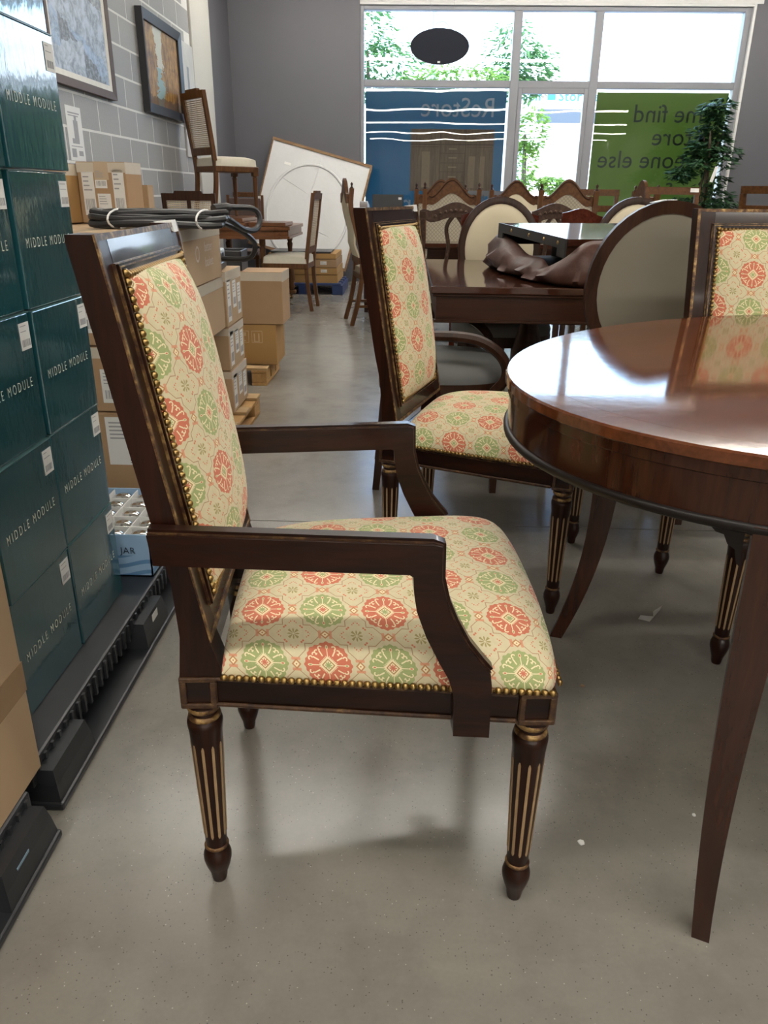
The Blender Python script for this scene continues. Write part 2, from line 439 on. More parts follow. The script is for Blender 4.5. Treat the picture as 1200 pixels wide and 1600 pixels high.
def window():
    fr = plain('aluminium_frame', (.21, .215, .24), .45, .1, var=.04)
    root = bpy.data.objects.new('window_1', None); link(root); root['kind'] = 'structure'
    Y0, Y1 = 10.43, 10.54
    def bar(name, x0, x1, z0, z1, y0=Y0, y1=Y1):
        bm = B(); bx(bm, x0, x1, y0, y1, z0, z1, .004); return obj(name, bm, fr, root, smooth=False)
    bar('jamb', -.62, -.575, .45, 3.075); bar('jamb', 3.80, 3.872, .45, 3.075)
    bar('head', -.575, 3.80, 3.03, 3.075); bar('sill', -.575, 3.80, .45, .52)
    bar('mullion', 1.165, 1.265, .52, 3.03); bar('mullion', 2.10, 2.20, .52, 3.03)
    bar('transom', -.575, 1.165, 2.245, 2.32); bar('transom', 1.265, 2.10, 2.245, 2.32); bar('transom', 2.20, 3.80, 2.245, 2.32)
    # inner sash round the middle pane
    for a in ((1.265, 1.315, .52, 2.245), (2.05, 2.10, .52, 2.245), (1.315, 2.05, 2.185, 2.245), (1.315, 2.05, .52, .60)):
        bar('sash', *a, 10.42, 10.50)
    # glass
    g = bpy.data.materials.new('window_glass'); g.use_nodes = True; t = g.node_tree; t.nodes.clear()
    tr = t.nodes.new('ShaderNodeBsdfTransparent'); tr.inputs[0].default_value = (.93, .97, .96, 1)
    gl = t.nodes.new('ShaderNodeBsdfGlossy'); gl.inputs['Roughness'].default_value = 0.0
    fz = t.nodes.new('ShaderNodeFresnel'); fz.inputs[0].default_value = 1.5
    mx = t.nodes.new('ShaderNodeMixShader'); ou = t.nodes.new('ShaderNodeOutputMaterial')
    wav = noise(t, coords(t, (1, 1, 1)), .8, 2); bn = t.nodes.new('ShaderNodeBump'); bn.inputs['Strength'].default_value = .006; bn.inputs['Distance'].default_value = .4
    t.links.new(wav, bn.inputs['Height']); t.links.new(bn.outputs[0], gl.inputs['Normal'])
    t.links.new((E(t, fz.outputs[0])*1.6).v, mx.inputs[0]); t.links.new(tr.outputs[0], mx.inputs[1]); t.links.new(gl.outputs[0], mx.inputs[2])
    t.links.new(mx.outputs[0], ou.inputs[0]); M['glass'] = g
    panes = [(-.575, 1.165, 2.32, 3.03), (1.265, 2.10, 2.32, 3.03), (2.20, 3.80, 2.32, 3.03), (-.575, 1.165, .52, 2.245), (1.315, 2.05, .60, 2.185), (2.20, 3.80, .52, 2.245)]
    for x0, x1, z0, z1 in panes:
        bm = B(); vs_ = [bm.verts.new(p) for p in ((x0, 10.48, z0), (x1, 10.48, z0), (x1, 10.48, z1), (x0, 10.48, z1))]; bm.faces.new(vs_)
        obj('pane', bm, g, root, smooth=False, recalc=False)
    # printed vinyl on the outside of the two big lower panes
    def vinyl(name, c, tcol):
        m = bpy.data.materials.new(name); m.use_nodes = True; t = m.node_tree; b = t.nodes['Principled BSDF']
        n = noise(t, coords(t), 1.5, 3); t.links.new(mix(t, n, tuple(x*.9 for x in c), tuple(x*1.1 for x in c)), b.inputs['Base Color'])
        b.inputs['Roughness'].default_value = .6
        tl = t.nodes.new('ShaderNodeBsdfTranslucent'); tl.inputs[0].default_value = (*tcol, 1)
        mx = t.nodes.new('ShaderNodeMixShader'); mx.inputs[0].default_value = .42
        t.links.new(b.outputs[0], mx.inputs[1]); t.links.new(tl.outputs[0], mx.inputs[2]); t.links.new(mx.outputs[0], t.nodes['Material Output'].inputs[0]); return m
    blue = vinyl('blue_vinyl', (.034, .110, .165), (.07, .26, .34)); greenv = vinyl('green_vinyl', (.115, .155, .050), (.28, .35, .10))
    def film(name, x0, x1, z0, z1, y, mat):
        bm = B(); bx(bm, x0, x1, y, y+.0012, z0, z1); return obj(name, bm, mat, root, smooth=False)
    bf = film('blue_window_film', -.56, 1.14, .52, 2.235, 10.486, blue)
    bf['label'] = 'blue printed film with mirrored white lettering'
    gf = film('green_window_film', 2.22, 3.78, .52, 2.215, 10.486, greenv)
    gf['label'] = 'olive green printed film with mirrored grey lettering'
    pale = plain('pale_print', (.36, .40, .44), .7); dk = plain('slate_print', (.045, .055, .065), .7)
    def mtext(s, size, xleft, z, mat, par, xs=1.0):
        V, F, wd = text_verts(s, size, xs)
        me = bpy.data.meshes.new('lettering'); me.from_pydata([(xleft+wd-x, 10.4852, z+y) for x, y in V], [], F); me.update()
        o = obj('lettering', me, mat, par); return o
    mtext('ReStore', .30, .115, 1.935, pale, bf, .92)
    mtext('ReStore', .30, -.20, .86, pale, bf, .92)
    mtext('me find', .28, 2.69, 1.895, dk, gf); mtext('tore', .28, 2.94, 1.645, dk, gf); mtext('meone else', .28, 2.31, 1.39, dk, gf); mtext("s", .28, 3.18, 1.10, dk, gf)
    # photo of a cupboard printed on the blue film
    pr = wood('printed_wood', (.12, .085, .06), (.25, .18, .13), .7, 'z', 8)
    prd = plain('printed_dark', (.075, .05, .036), .7); prl = plain('printed_light', (.34, .26, .19), .7)
    def flat(name, rects, y, mat, par):
        bm = B()
        for x0, x1, z0, z1 in rects: bm.faces.new([bm.verts.new(p) for p in ((x0, y, z0), (x1, y, z0), (x1, y, z1), (x0, y, z1))])
        return obj(name, bm, mat, par, smooth=False)
    c = flat('cupboard_print', [(0, 1.02, 1.10, 1.80)], 10.4855, pr, bf)
    flat('drawer_lines', [(0, 1.02, 1.625, 1.635), (.36, .368, 1.10, 1.8), (.67, .678, 1.10, 1.8)]+[(.368, .67, z, z+.006) for z in (1.2, 1.32, 1.42, 1.53)]+[(.02, .35, 1.60, 1.605), (.69, 1.0, 1.60, 1.605)], 10.4850, prd, c)
    flat('drawer_pulls', [(.47, .57, z, z+.012) for z in (1.15, 1.26, 1.37, 1.475, 1.575)]+[(.16, .2, 1.68, 1.69), (.8, .9, 1.70, 1.71)], 10.4846, prl, c)
    flat('door_panels', [(.14, .24, 1.14, 1.55), (.72, .80, 1.14, 1.5), (.86, .92, 1.14, 1.5)], 10.4850, plain('printed_mid', (.27, .20, .14), .7), c)
window()
# ------------------------------------------------------------------ square-backed upholstered chairs
nail_me = {}
def nail_mesh(r):
    if r not in nail_me:
        bm = B(); lathe(bm, [(r, -.0015), (r, 0), (r*.92, r*.38), (r*.6, r*.75), (r*.2, r*.92)], 9)
        nail_me[r] = fin(bm, 'nail', sharp=2); nail_me[r].materials.append(M['brass'])
    return nail_me[r]
def nails(pts, parent, single, r=.0054):
    if single:
        for p, n in pts:
            o = bpy.data.objects.new('nail', nail_mesh(r)); link(o, parent); o.location = p
            o.rotation_mode = 'QUATERNION'; o.rotation_quaternion = Vector(n).to_track_quat('Z', 'Y')
    else:
        bm = B()
        for p, n in pts:
            q = Vector(n).to_track_quat('Z', 'Y'); p = Vector(p)
            loops = [[p+q @ Vector((rr*math.cos(2*PI*j/7), rr*math.sin(2*PI*j/7), zz)) for j in range(7)] for rr, zz in ((r, -.0015), (r*.95, r*.4), (r*.5, r*.85))]
            loft(bm, loops)
        o = obj('nail_trim', bm, M['brass'], parent, sharp=2); o['kind'] = 'stuff'
LEG = {}
def leg_meshes():
    if LEG: return LEG
    bm = B(); lathe(bm, [(.0110, 0), (.0125, .006), (.0140, .018), (.0190, .032), (.0224, .046), (.0226, .056), (.0195, .067), (.0165, .071), (.0165, .079),
                          (.0172, .085), (.0180, .12), (.0248, .300), (.0262, .312), (.0270, .320), (.0262, .327), (.0215, .331), (.0200, .341), (.0200, .352), (.0250, .354), (.0250, .361)], 24)
    LEG['leg'] = fin(bm, 'leg', sharp=.9); LEG['leg'].materials.append(M['walnut_z'])
    bm = B(); lathe(bm, [(.0168, .0725), (.0190, .0735), (.0198, .0760), (.0188, .0785), (.0168, .079)], 20, cap=False)
    LEG['ring'] = fin(bm, 'gilt_ring', sharp=2); LEG['ring'].materials.append(M['gold'])
    bm = B(); lathe(bm, [(.0205, .328), (.0240, .330), (.0248, .3335), (.0236, .337), (.0205, .338)], 20, cap=False); lathe(bm, [(.0205, .343), (.0236, .345), (.0258, .350), (.0250, .3545), (.0225, .356)], 20, cap=False)
    LEG['neck'] = fin(bm, 'gilt_neck', sharp=2); LEG['neck'].materials.append(M['gold'])
    bm = B(); w_ = .0021
    def rr(z): return .0172+(z-.085)*(.0248-.0172)/(.300-.085)
    zs = [.100, .104, .15, .2, .25, .282, .287]
    loops = []
    for i, z in enumerate(zs):
        k = .35 if i in (0, len(zs)-1) else 1
        r = rr(z); loops.append([(r-.002, -w_*k, z), (r+.0006, -w_*k, z), (r+.0006, w_*k, z), (r-.002, w_*k, z)])
    loft(bm, loops); LEG['flute'] = fin(bm, 'flute', smooth=False); LEG['flute'].materials.append(M['flute'])
    h = .026
    bm = B(); bx(bm, -h+.003, h-.003, -h+.003, h-.003, .361, .414); LEG['block'] = fin(bm, 'corner_block', smooth=False); LEG['block'].materials.append(M['walnut'])
    bm = B()
    for k in range(4):
        R = Matrix.Rotation(k*PI/2, 4, 'Z')
        for c, s in (((h-.0015, 0, .3645), (.005, 2*h, .008)), ((h-.0015, 0, .4095), (.005, 2*h, .008)), ((h-.0015, h-.0045, .387), (.005, .009, .038)), ((h-.0015, -h+.0045, .387), (.005, .009, .038))):
            box(bm, R @ Vector(c), s, R.to_3x3(), .0012)
    LEG['bframe'] = fin(bm, 'block_frame', smooth=False); LEG['bframe'].materials.append(M['gold2'])
    return LEG
def gold2():
    m, t, b = new_mat('worn_gilt_on_walnut')
    n = noise(t, coords(t), 38, 5, .7)
    t.links.new(ramp(t, n, [(.38, (.022, .009, .005)), (.55, (.075, .036, .016)), (.74, (.26, .155, .055))]), b.inputs['Base Color'])
    b.inputs['Metallic'].default_value = .2; b.inputs['Roughness'].default_value = .33
    return m
M['gold2'] = gold2()
BX0, BZ0 = -.2205, .470
BE = Vector((-.1680, 0, .9858)); BN = Vector((.9858, 0, .1680))
def BP(y, s, d): return Vector((BX0, y, BZ0))+BE*s+BN*d
def rect_ring(bm, yo, s0, s1, wd, d0, d1):
    loops = []
    for sy, ss in ((-1, 0), (1, 0), (1, 1), (-1, 1)):
        def pt(k, d):
            y = sy*(yo-k); s = s0+k if ss == 0 else s1-k
            return BP(y, s, d)
        loops.append([pt(0, d0), pt(0, d1), pt(wd, d1), pt(wd, d0)])
    loft(bm, loops, ring=True)
def cushion(pos, n, m, pu, pv, u_off, v_off, name, parent):
    """grid of pos(a,b), a,b in -1..1 ; arc-length UV"""
    A = [math.sin(PI/2*(-1+2*i/n)) for i in range(n+1)]; Bv = [math.sin(PI/2*(-1+2*j/m)) for j in range(m+1)]
    P = [[Vector(pos(a, b)) for b in Bv] for a in A]
    U = [[0.0]*(m+1) for _ in A]; V = [[0.0]*(m+1) for _ in A]
    for j in range(m+1):
        for i in range(1, n+1): U[i][j] = U[i-1][j]+(P[i][j]-P[i-1][j]).length
    for i in range(n+1):
        for j in range(1, m+1): V[i][j] = V[i][j-1]+(P[i][j]-P[i][j-1]).length
    bm = B(); vs_ = [[bm.verts.new(p) for p in row] for row in P]; uvl = bm.loops.layers.uv.new('UVMap')
    for i in range(n):
        for j in range(m):
            f = bm.faces.new((vs_[i][j], vs_[i+1][j], vs_[i+1][j+1], vs_[i][j+1])); f.smooth = True
            for lp, (a, b) in zip(f.loops, ((i, j), (i+1, j), (i+1, j+1), (i, j+1))):
                lp[uvl].uv = ((U[a][b]-u_off)/pu, (V[a][b]-v_off)/pv)
    return obj(name, bm, M['fabric'], parent, sharp=3, recalc=False)
def square_chair(name, label, loc, yaw, arms=False, single=True, single_seat=True, sticker=True, group='medallion fabric dining chairs'):
    root = thing(name, label, 'chair', loc, yaw, group)
    L = leg_meshes()
    legs = [(-.243, -.197), (-.243, .197), (.243, -.245), (.243, .245)]
    for x, y in legs:
        lg = obj('leg', L['leg'], None, root, (x, y, 0))
        for nm, k in (('gilt_ring', 'ring'), ('gilt_neck', 'neck'), ('corner_block', 'block'), ('block_frame', 'bframe')): obj(nm, L[k], None, lg)
        for k in range(10):
            o = obj('flute', L['flute'], None, lg); o.rotation_euler = (0, 0, 2*PI*(k+.35)/10)
    # rails
    def rail(nm, p0, p1, out):
        p0 = Vector(p0); p1 = Vector(p1); d = p1-p0; ln = d.length; ang = math.atan2(d.y, d.x); R = Matrix.Rotation(ang, 3, 'Z')
        c = (p0+p1)/2; nrm = Vector((-d.y, d.x)).normalized(); nrm = nrm if nrm.dot(Vector(out)) > 0 else -nrm
        cc = c+nrm*.0105
        bm = B(); box(bm, (cc.x, cc.y, .388), (ln, .022, .048), R); o = obj(nm, bm, M['walnut_y'] if abs(d.y) > abs(d.x) else M['walnut'], root, smooth=False)
        bm = B(); ce = c+nrm*.0235
        box(bm, (ce.x, ce.y, .3665), (ln, .006, .007), R, .002); box(bm, (ce.x, ce.y, .4105), (ln, .006, .006), R, .002)
        obj('gilt_bead', bm, M['gold2'], o, smooth=False)
    h = .026
    rail('side_rail', (-.243+h, -.197), (.243-h, -.245), (0, -1)); rail('side_rail', (-.243+h, .197), (.243-h, .245), (0, 1))
    rail('front_rail', (.243, -.245+h), (.243, .245-h), (1, 0)); rail('back_rail', (-.243, -.197+h), (-.243, .197-h), (-1, 0))
    # seat
    xb, xf = -.206, .272
    def W(x): return .197+.0265+(x+.243)*.0988
    def seat(a, b):
        x = xb+(xf-xb)*(a+1)/2
        side = (1-abs(b)**3.2)**.47 if abs(b) < 1 else 0
        ff = (1-max(0, a)**7)**.45 if a < 1 else 0
        fb = .45+.55*(1-max(0, -a)**3)**.5 if a > -1 else .45
        z = .4145+.095*side*ff*fb
        bulge = .005*math.sin(PI*min(1, side*ff*1.0))*1.0
        xx = x+(bulge if a > .6 else 0)*(1-abs(b)**4)+.010*(1-b*b)*max(0, a)**3
        yy = W(x)*b+math.copysign(bulge*.9, b)*(abs(b)**6)
        # rounded front corners
        k = max(0, a-.85)/.15; c = max(0, abs(b)-.85)/.15
        xx -= .012*k*c*c; yy -= math.copysign(.010*c*k*k, b)
        return (xx, yy, z)
    cushion(seat, 34, 40, .0912, .0885, -.026, .030, 'seat_cushion', root)
    pts = []
    for sgn in (-1, 1):
        a = Vector((xb+.004, sgn*W(xb))); b_ = Vector((xf-.012, sgn*W(xf-.012))); n = int((b_-a).length/.0107)
        nr = Vector((-(b_-a).y, (b_-a).x, 0)).normalized(); nr = nr if nr.y*sgn > 0 else -nr
        for i in range(n+1):
            p = a.lerp(b_, i/n); pts.append(((p.x+nr.x*.0045, p.y+nr.y*.0045, .4200), nr))
    yf = W(xf)-.022
    for i in range(int(2*yf/.0107)+1):
        y = -yf+i*.0107; pts.append((((xf+.003+.005*(1-(abs(y)/yf)**4)), y, .4200), (1, 0, 0)))
    nails(pts, root, single_seat)
    # back: stiles
    prof = [(-.268, .414), (-.262, .48), (-.266, .56), (-.273, .605), (-.284, .653), (-.345, 1.006), (-.344, 1.013), (-.3135, 1.013), (-.2517, .653), (-.2205, .47), (-.209, .43), (-.208, .414)]
    for sgn in (-1, 1):
        bm = B(); prism(bm, prof, 'y', sgn*.172, sgn*.2205); obj('back_stile', bm, M['walnut_z'], root, smooth=False)
    bm = B(); loft(bm, [[BP(y, .502, 0), BP(y, .5508, 0), BP(y, .5508, -.030), BP(y, .502, -.030)] for y in (-.172, .172)]); tr = obj('top_rail', bm, M['walnut_y'], root, smooth=False)
    bm = B(); loft(bm, [[BP(y, .0, 0), BP(y, .052, 0), BP(y, .052, -.030), BP(y, .0, -.030)] for y in (-.172, .172)]); obj('bottom_rail', bm, M['walnut_y'], root, smooth=False)
    bm = B(); loft(bm, [[BP(y, .052, -.010), BP(y, .502, -.010), BP(y, .502, -.024), BP(y, .052, -.024)] for y in (-.172, .172)]); obj('back_panel', bm, M['fabric_plain'], root, smooth=False)
    bm = B(); rect_ring(bm, .2200, .0, .5510, .0075, -.002, .0022); obj('outer_moulding', bm, M['gold'], root, smooth=False)
    bm = B(); rect_ring(bm, .1780, .040, .5140, .0060, -.002, .0075); rect_ring(bm, .1720, .046, .5080, .0060, -.002, .0065); mo = obj('inner_moulding', bm, M['walnut_y'], root, smooth=False)
    bm = B(); rect_ring(bm, .1795, .0385, .5155, .0022, -.002, .0040); rect_ring(bm, .1752, .0428, .5112, .0018, .0065, .0082); obj('gilt_line', bm, M['gold'], mo, smooth=False)
    yo, s0, s1 = .1660, .052, .502
    def back(a, b):
        s = (s0+s1)/2+(s1-s0)/2*b; y = yo*a
        k = ((1-abs(a)**2.3) if abs(a) < 1 else 0)**.68*((1-abs(b)**4) if abs(b) < 1 else 0)**.5
        return BP(y, s, .003+.050*k)
    cushion(back, 30, 36, .0905, .0915, .010, (s1-s0)-.036-.0905*5+.1125, 'back_cushion', root)
    pts = []
    n = int((s1-s0)/.0107)
    for i in range(n+1):
        for sgn in (-1, 1): pts.append((BP(sgn*(yo-.0035), s0+(s1-s0)*i/n, .0085), BN))
    n = int(2*yo/.0107)
    for i in range(1, n):
        for s in (s0, s1): pts.append((BP(-yo+2*yo*i/n, s+(.003 if s == s0 else -.003), .0085), BN))
    nails(pts, root, single)
    if sticker:
        bm = B(); loft(bm, [[BP(y, .5565, -.026), BP(y, .5545, .0030), BP(y, .536, .0034)] for y in (.178, .208)]); o = obj('price_sticker', bm, M['sticker'], root, smooth=False); o['label'] = 'small white price sticker'
    if arms:
        outer = [(-.284, .650), (-.1, .650), (.085, .650), (.096, .648), (.097, .60), (.105, .566), (.117, .537), (.135, .503), (.154, .478), (.168, .461), (.171, .44), (.172, .356)]
        inner = [(-.279, .607), (-.1, .607), (.055, .607), (.060, .604), (.062, .577), (.066, .553), (.079, .516), (.098, .476), (.112, .450), (.118, .43), (.120, .415), (.122, .356)]
        def yc(x): return .232+(x+.28)*.092
        for sgn in (-1, 1):
            def ribbon(out, inn, hw):
                bm = B(); loops = []
                for o_, i_ in zip(out, inn):
                    loops.append([(o_[0], sgn*(yc(o_[0])-hw), o_[1]), (o_[0], sgn*(yc(o_[0])+hw), o_[1]), (i_[0], sgn*(yc(i_[0])+hw), i_[1]), (i_[0], sgn*(yc(i_[0])-hw), i_[1])])
                loft(bm, loops); return bm
            bm = ribbon(outer, inner, .0175); ar = obj('arm', bm, M['walnut'], root, smooth=True, sharp=.5)
            def off(k, lst=outer):
                res = []
                for i, p in enumerate(lst):
                    a = Vector(lst[max(0, i-1)]); b_ = Vector(lst[min(len(lst)-1, i+1)]); tg = (b_-a).normalized(); nn = Vector((-tg.y, tg.x))
                    res.append((p[0]+nn.x*k, p[1]+nn.y*k))
                return res
            sub = outer[:10]
            o1 = off(.0055, sub); o0 = off(-.003, sub)
            bm = ribbon(o1, o0, .0085); obj('arm_bead', bm, M['walnut'], ar, sharp=.5)
            o1 = off(.0016, sub); bm = ribbon(o1, o0, .0130); obj('gilt_edge', bm, M['gold2'], ar, sharp=.5)
    return root
M['fabric_plain'] = plain('plain_back_fabric', (.50, .42, .27), .9)
square_chair('armchair', 'large medallion fabric armchair with dark fluted legs, nearest the camera', (-.0625, 1.1586, 0), math.radians(3.75), arms=True)
square_chair('dining_chair', 'armless medallion fabric chair seen from the side behind the armchair', (.2545, 2.172, 0), math.radians(-17.6), single=False, single_seat=False).scale = (1, 1, 1.014)
square_chair('dining_chair', 'medallion fabric chair facing the camera across the oval table', (1.005, 1.90, 0), math.radians(-85), single=True, single_seat=False).scale = (1, 1, 1.02)

# ------------------------------------------------------------------ oval mahogany table
def oval_table():
    cx, cy, a, b, th = .931, 1.464, .814, .580, math.radians(30.6)
    root = thing('dining_table', 'glossy oval mahogany dining table with sabre legs, in the foreground', 'table', (cx, cy, 0), th)
    N = 96
    def loop(k, z): return [((a+k)*math.cos(2*PI*i/N), (b+k)*math.sin(2*PI*i/N), z) for i in range(N)]
    bm = B(); loft(bm, [loop(-.055, .7795), loop(-.055, .78), ]); obj('top_field', bm, M['mahogany_top'], root)
    bm = B(); loft(bm, [loop(-.0545, .760), loop(-.004, .760), loop(.0, .763), loop(.0, .777), loop(-.003, .7800), loop(-.0545, .7800)], cap=False); obj('top_border', bm, M['mahogany_top'], root, sharp=.5)
    bm = B(); loft(bm, [loop(-.010, .760), loop(-.006, .7595), loop(-.006, .745), loop(-.009, .743), loop(-.009, .690), loop(-.025, .690)], cap=False); obj('apron', bm, M['mahogany_band'], root, sharp=.5)
    bm = B(); loft(bm, [loop(-.012, .690), loop(-.006, .690), loop(-.002, .6855), loop(-.003, .679), loop(-.006, .6765), loop(-.022, .6765)], cap=False); obj('ebonised_bead', bm, M['ebony'], root, sharp=.9)
    bm = B(); loft(bm, [loop(-.05, .758), loop(-.05, .7588)]); obj('underside', bm, M['mahogany_leg'], root, smooth=False)
    def leg(top, foot, w0, w1, kick=.35, ang=None):
        top = Vector(top); foot = Vector(foot); d = (top-foot).to_2d()
        loops = []
        ang = math.atan2(-d.y, -d.x) if ang is None else ang
        R = Matrix.Rotation(ang, 2)
        for i in range(15):
            s = i/14; z = .688*(1-s); k = max(0, (s-kick)/(1-kick)); px = top.to_2d()+(foot-top).to_2d()*(k**2.1)
            wd = w0+(w1-w0)*min(1, s*1.02); hw = wd/2; h2 = hw*.86
            loops.append([Vector((*(px+R @ Vector(q)), z)) for q in ((-hw, -h2), (hw, -h2), (hw, h2), (-hw, h2))])
        bm = B(); loft(bm, loops); obj('leg', bm, M['mahogany_leg'], root, sharp=.7)
    Ri = Matrix.Rotation(-th, 2)
    def loc(p): q = Ri @ Vector((p[0]-cx, p[1]-cy)); return (q.x, q.y, 0)
    l1t, l1f = loc((.470, .895)), loc((.480, .872)); l2t, l2f = loc((.482, 1.722)), loc((.408, 1.745))
    for s in (1, -1):
        leg((s*l1t[0], s*l1t[1], 0), (s*l1f[0], s*l1f[1], 0), .066, .030, .35, math.atan2(s*l1t[1]/b**2, s*l1t[0]/a**2)); leg((s*l2t[0], s*l2t[1], 0), (s*l2f[0], s*l2f[1], 0), .074, .030)
        # square block where the leg meets the apron
        q = Vector((s*l1t[0], s*l1t[1])); an = math.atan2(q.y/b**2, q.x/a**2)
        bm = B(); box(bm, (q.x, q.y, .716), (.053, .074, .086), Matrix.Rotation(an, 3, 'Z'), .003); obj('leg_block', bm, M['mahogany_band'], root, smooth=False)
        tn = Vector((-math.sin(an), math.cos(an)))
        for e in (1, -1):
            c = q+tn*(e*.036); pts = [(0, 0), (.042, 0), (.034, -.008), (.024, -.010), (.018, -.022), (.008, -.028), (.004, -.045), (0, -.05)]
            bm = B(); loft(bm, [[Vector((*(c+tn*(e*u)+Vector((math.cos(an), math.sin(an)))*k), .676+v)) for u, v in pts] for k in (-.004, .018)]); obj('leg_bracket', bm, M['ebony'], root, smooth=False)
oval_table()
# ------------------------------------------------------------------ cartons, pallets and the left-hand stacks
M['card'] = plain('brown_cardboard', (.36, .23, .125), .8, var=.10, scale=6, bmp=.03)
M['card2'] = plain('tan_cardboard', (.42, .29, .17), .8, var=.08, scale=5, bmp=.03)
M['card3'] = plain('ochre_cardboard', (.38, .22, .08), .8, var=.10, scale=6)
M['tape'] = plain('clear_tape', (.50, .39, .27), .25, var=.06, scale=14)
M['wrap'] = plain('pale_tape', (.55, .49, .40), .3, var=.1, scale=20)
M['paper'] = plain('label_paper', (.68, .68, .66), .6, var=.03)
M['blackplastic'] = plain('black_plastic', (.022, .024, .028), .38, var=.5, scale=9, bmp=.1)
def face_map(face, v):
    """face '+x' at x=v : (u,w) -> (v,u,w) ; '-y' at y=v : (u,w) -> (u,v,w)"""
    return (lambda u, w_, d=0: (v+d, u, w_)) if face == '+x' else (lambda u, w_, d=0: (u, v-d, w_))
def slab(fm, rects, d0, d1):
    bm = B()
    for u0, u1, v0, v1 in rects:
        loft(bm, [[fm(u0, v0, d), fm(u1, v0, d), fm(u1, v1, d), fm(u0, v1, d)] for d in (d0, d1)])
    return bm
rnd = random.Random(3)
def paper_label(parent, fm, u0, u1, v0, v1, lines=4, bars=True, name='label', d=.0006):
    o = obj(name, slab(fm, [(u0, u1, v0, v1)], 0, d), M['paper'], parent, smooth=False)
    wd, ht = u1-u0, v1-v0; R = []
    for k in range(lines):
        y = v1-ht*(.10+.40*k/max(1, lines)); R.append((u0+wd*.10, u0+wd*(.45+.4*rnd.random()), y-ht*.03, y))
    if bars:
        x = u0+wd*.12
        while x < u1-wd*.12:
            w_ = wd*rnd.choice((.02, .035, .05)); R.append((x, x+w_, v0+ht*.12, v0+ht*.38)); x += w_+wd*rnd.choice((.02, .03, .045))
    obj('print', slab(fm, R, d, d+.0003), M['greyink'], o, smooth=False)['kind'] = 'stuff'
    return o
def carton(label, x0, x1, y0, y1, z0, z1, mat='card', group=None, tape=True, labels=(), side_tape=True, name='cardboard_box', rz=0.0):
    c = ((x0+x1)/2, (y0+y1)/2, z0); hx, hy, h = (x1-x0)/2, (y1-y0)/2, z1-z0-.004
    t = thing(name, label, 'box', c, rz, group)
    bm = B(); bx(bm, -hx, hx, -hy, hy, 0, h, .003); obj('body', bm, M[mat], t, smooth=False)
    # top flaps meeting at a seam, and tape over it
    bm = B(); bx(bm, -hx+.001, -.002, -hy+.001, hy-.001, h-.001, h+.003); bx(bm, .002, hx-.001, -hy+.001, hy-.001, h-.001, h+.003); obj('flap', bm, M[mat], t, smooth=False)
    if tape:
        bm = B(); bx(bm, -.03, .03, -hy-.0004, hy+.0004, h-.0006, h+.0036); bx(bm, -.03, .03, -hy-.0008, -hy+.001, h*.72, h+.003); obj('tape', bm, M['tape'], t, smooth=False)
    if side_tape:
        bm = B(); bx(bm, hx-.001, hx+.0006, -hy, hy, h*.82, h+.002); bx(bm, -hx, hx, -hy-.0006, -hy+.001, h*.84, h+.001); obj('edge_tape', bm, M['wrap'], t, smooth=False)
    for face, u0, u1, v0, v1 in labels:
        fm = face_map(face, hx if face == '+x' else -hy)
        paper_label(t, fm, u0, u1, v0, v1)
    return t, hx, hy, h

def green_boxes():
    m, t, b = new_mat('glossy_teal_board')
    n = noise(t, coords(t), 3, 3); t.links.new(mix(t, n, (.009, .058, .072), (.015, .080, .096)), b.inputs['Base Color'])
    b.inputs['Roughness'].default_value = .14; b.inputs['Coat Weight'].default_value = 1.0; b.inputs['Coat Roughness'].default_value = .06
    nb = noise(t, coords(t, (1, 1, .35)), 42, 3); bump(t, b, nb, .14, .004)
    for l in list(t.links):
        if l.to_socket == b.inputs['Normal']: t.links.new(l.from_socket, b.inputs['Coat Normal'])
    M['teal'] = m
    letter = plain('cream_print', (.70, .66, .52), .5)
    wdt, hgt = .258, .246
    bm = B(); box(bm, (-.13, 0, hgt/2), (.26, wdt, hgt), bev=.0025, seg=2); body = fin(bm, 'body', smooth=False); body.materials.append(m)
    tm = text_mesh('MIDDLE MODULE', .0265, lambda x, y: (.0009, x, y+.110), .70, 1.55, name='lettering', bold=-.012); tm.materials.append(letter)
    bm = B(); bx(bm, -.255, .0012, -wdt/2-.0004, wdt/2+.0004, hgt-.0005, hgt+.0012); lid = fin(bm, 'lid_edge', smooth=False); lid.materials.append(plain('teal_edge', (.06, .13, .13), .3))
    cols = [(1.349, 'near'), (1.616, 'far')]
    rows = ['bottom', 'second from the bottom', 'third from the bottom', 'fourth from the bottom', 'fifth from the bottom', 'topmost']
    for cy, cn in cols:
        for k in range(6):
            r = rows[k]
            t = thing('lettered_box', 'glossy dark green box with cream lettering, %s of the %s column' % (r, cn), 'box',
                      (-.72+rnd.uniform(-.004, .004)-(.006 if cn == 'near' and k in (2, 3) else 0), cy+rnd.uniform(-.002, .002), .100+.2490*k), rnd.uniform(-.012, .012), 'stacked green boxes')
            obj('body', body, None, t); obj('lettering', tm, None, t); obj('lid_edge', lid, None, t)
            fm = face_map('+x', .0006)
            paper_label(t, fm, wdt/2-.046, wdt/2-.006, hgt-.066, hgt-.016, 2, True, 'barcode_label')
green_boxes()

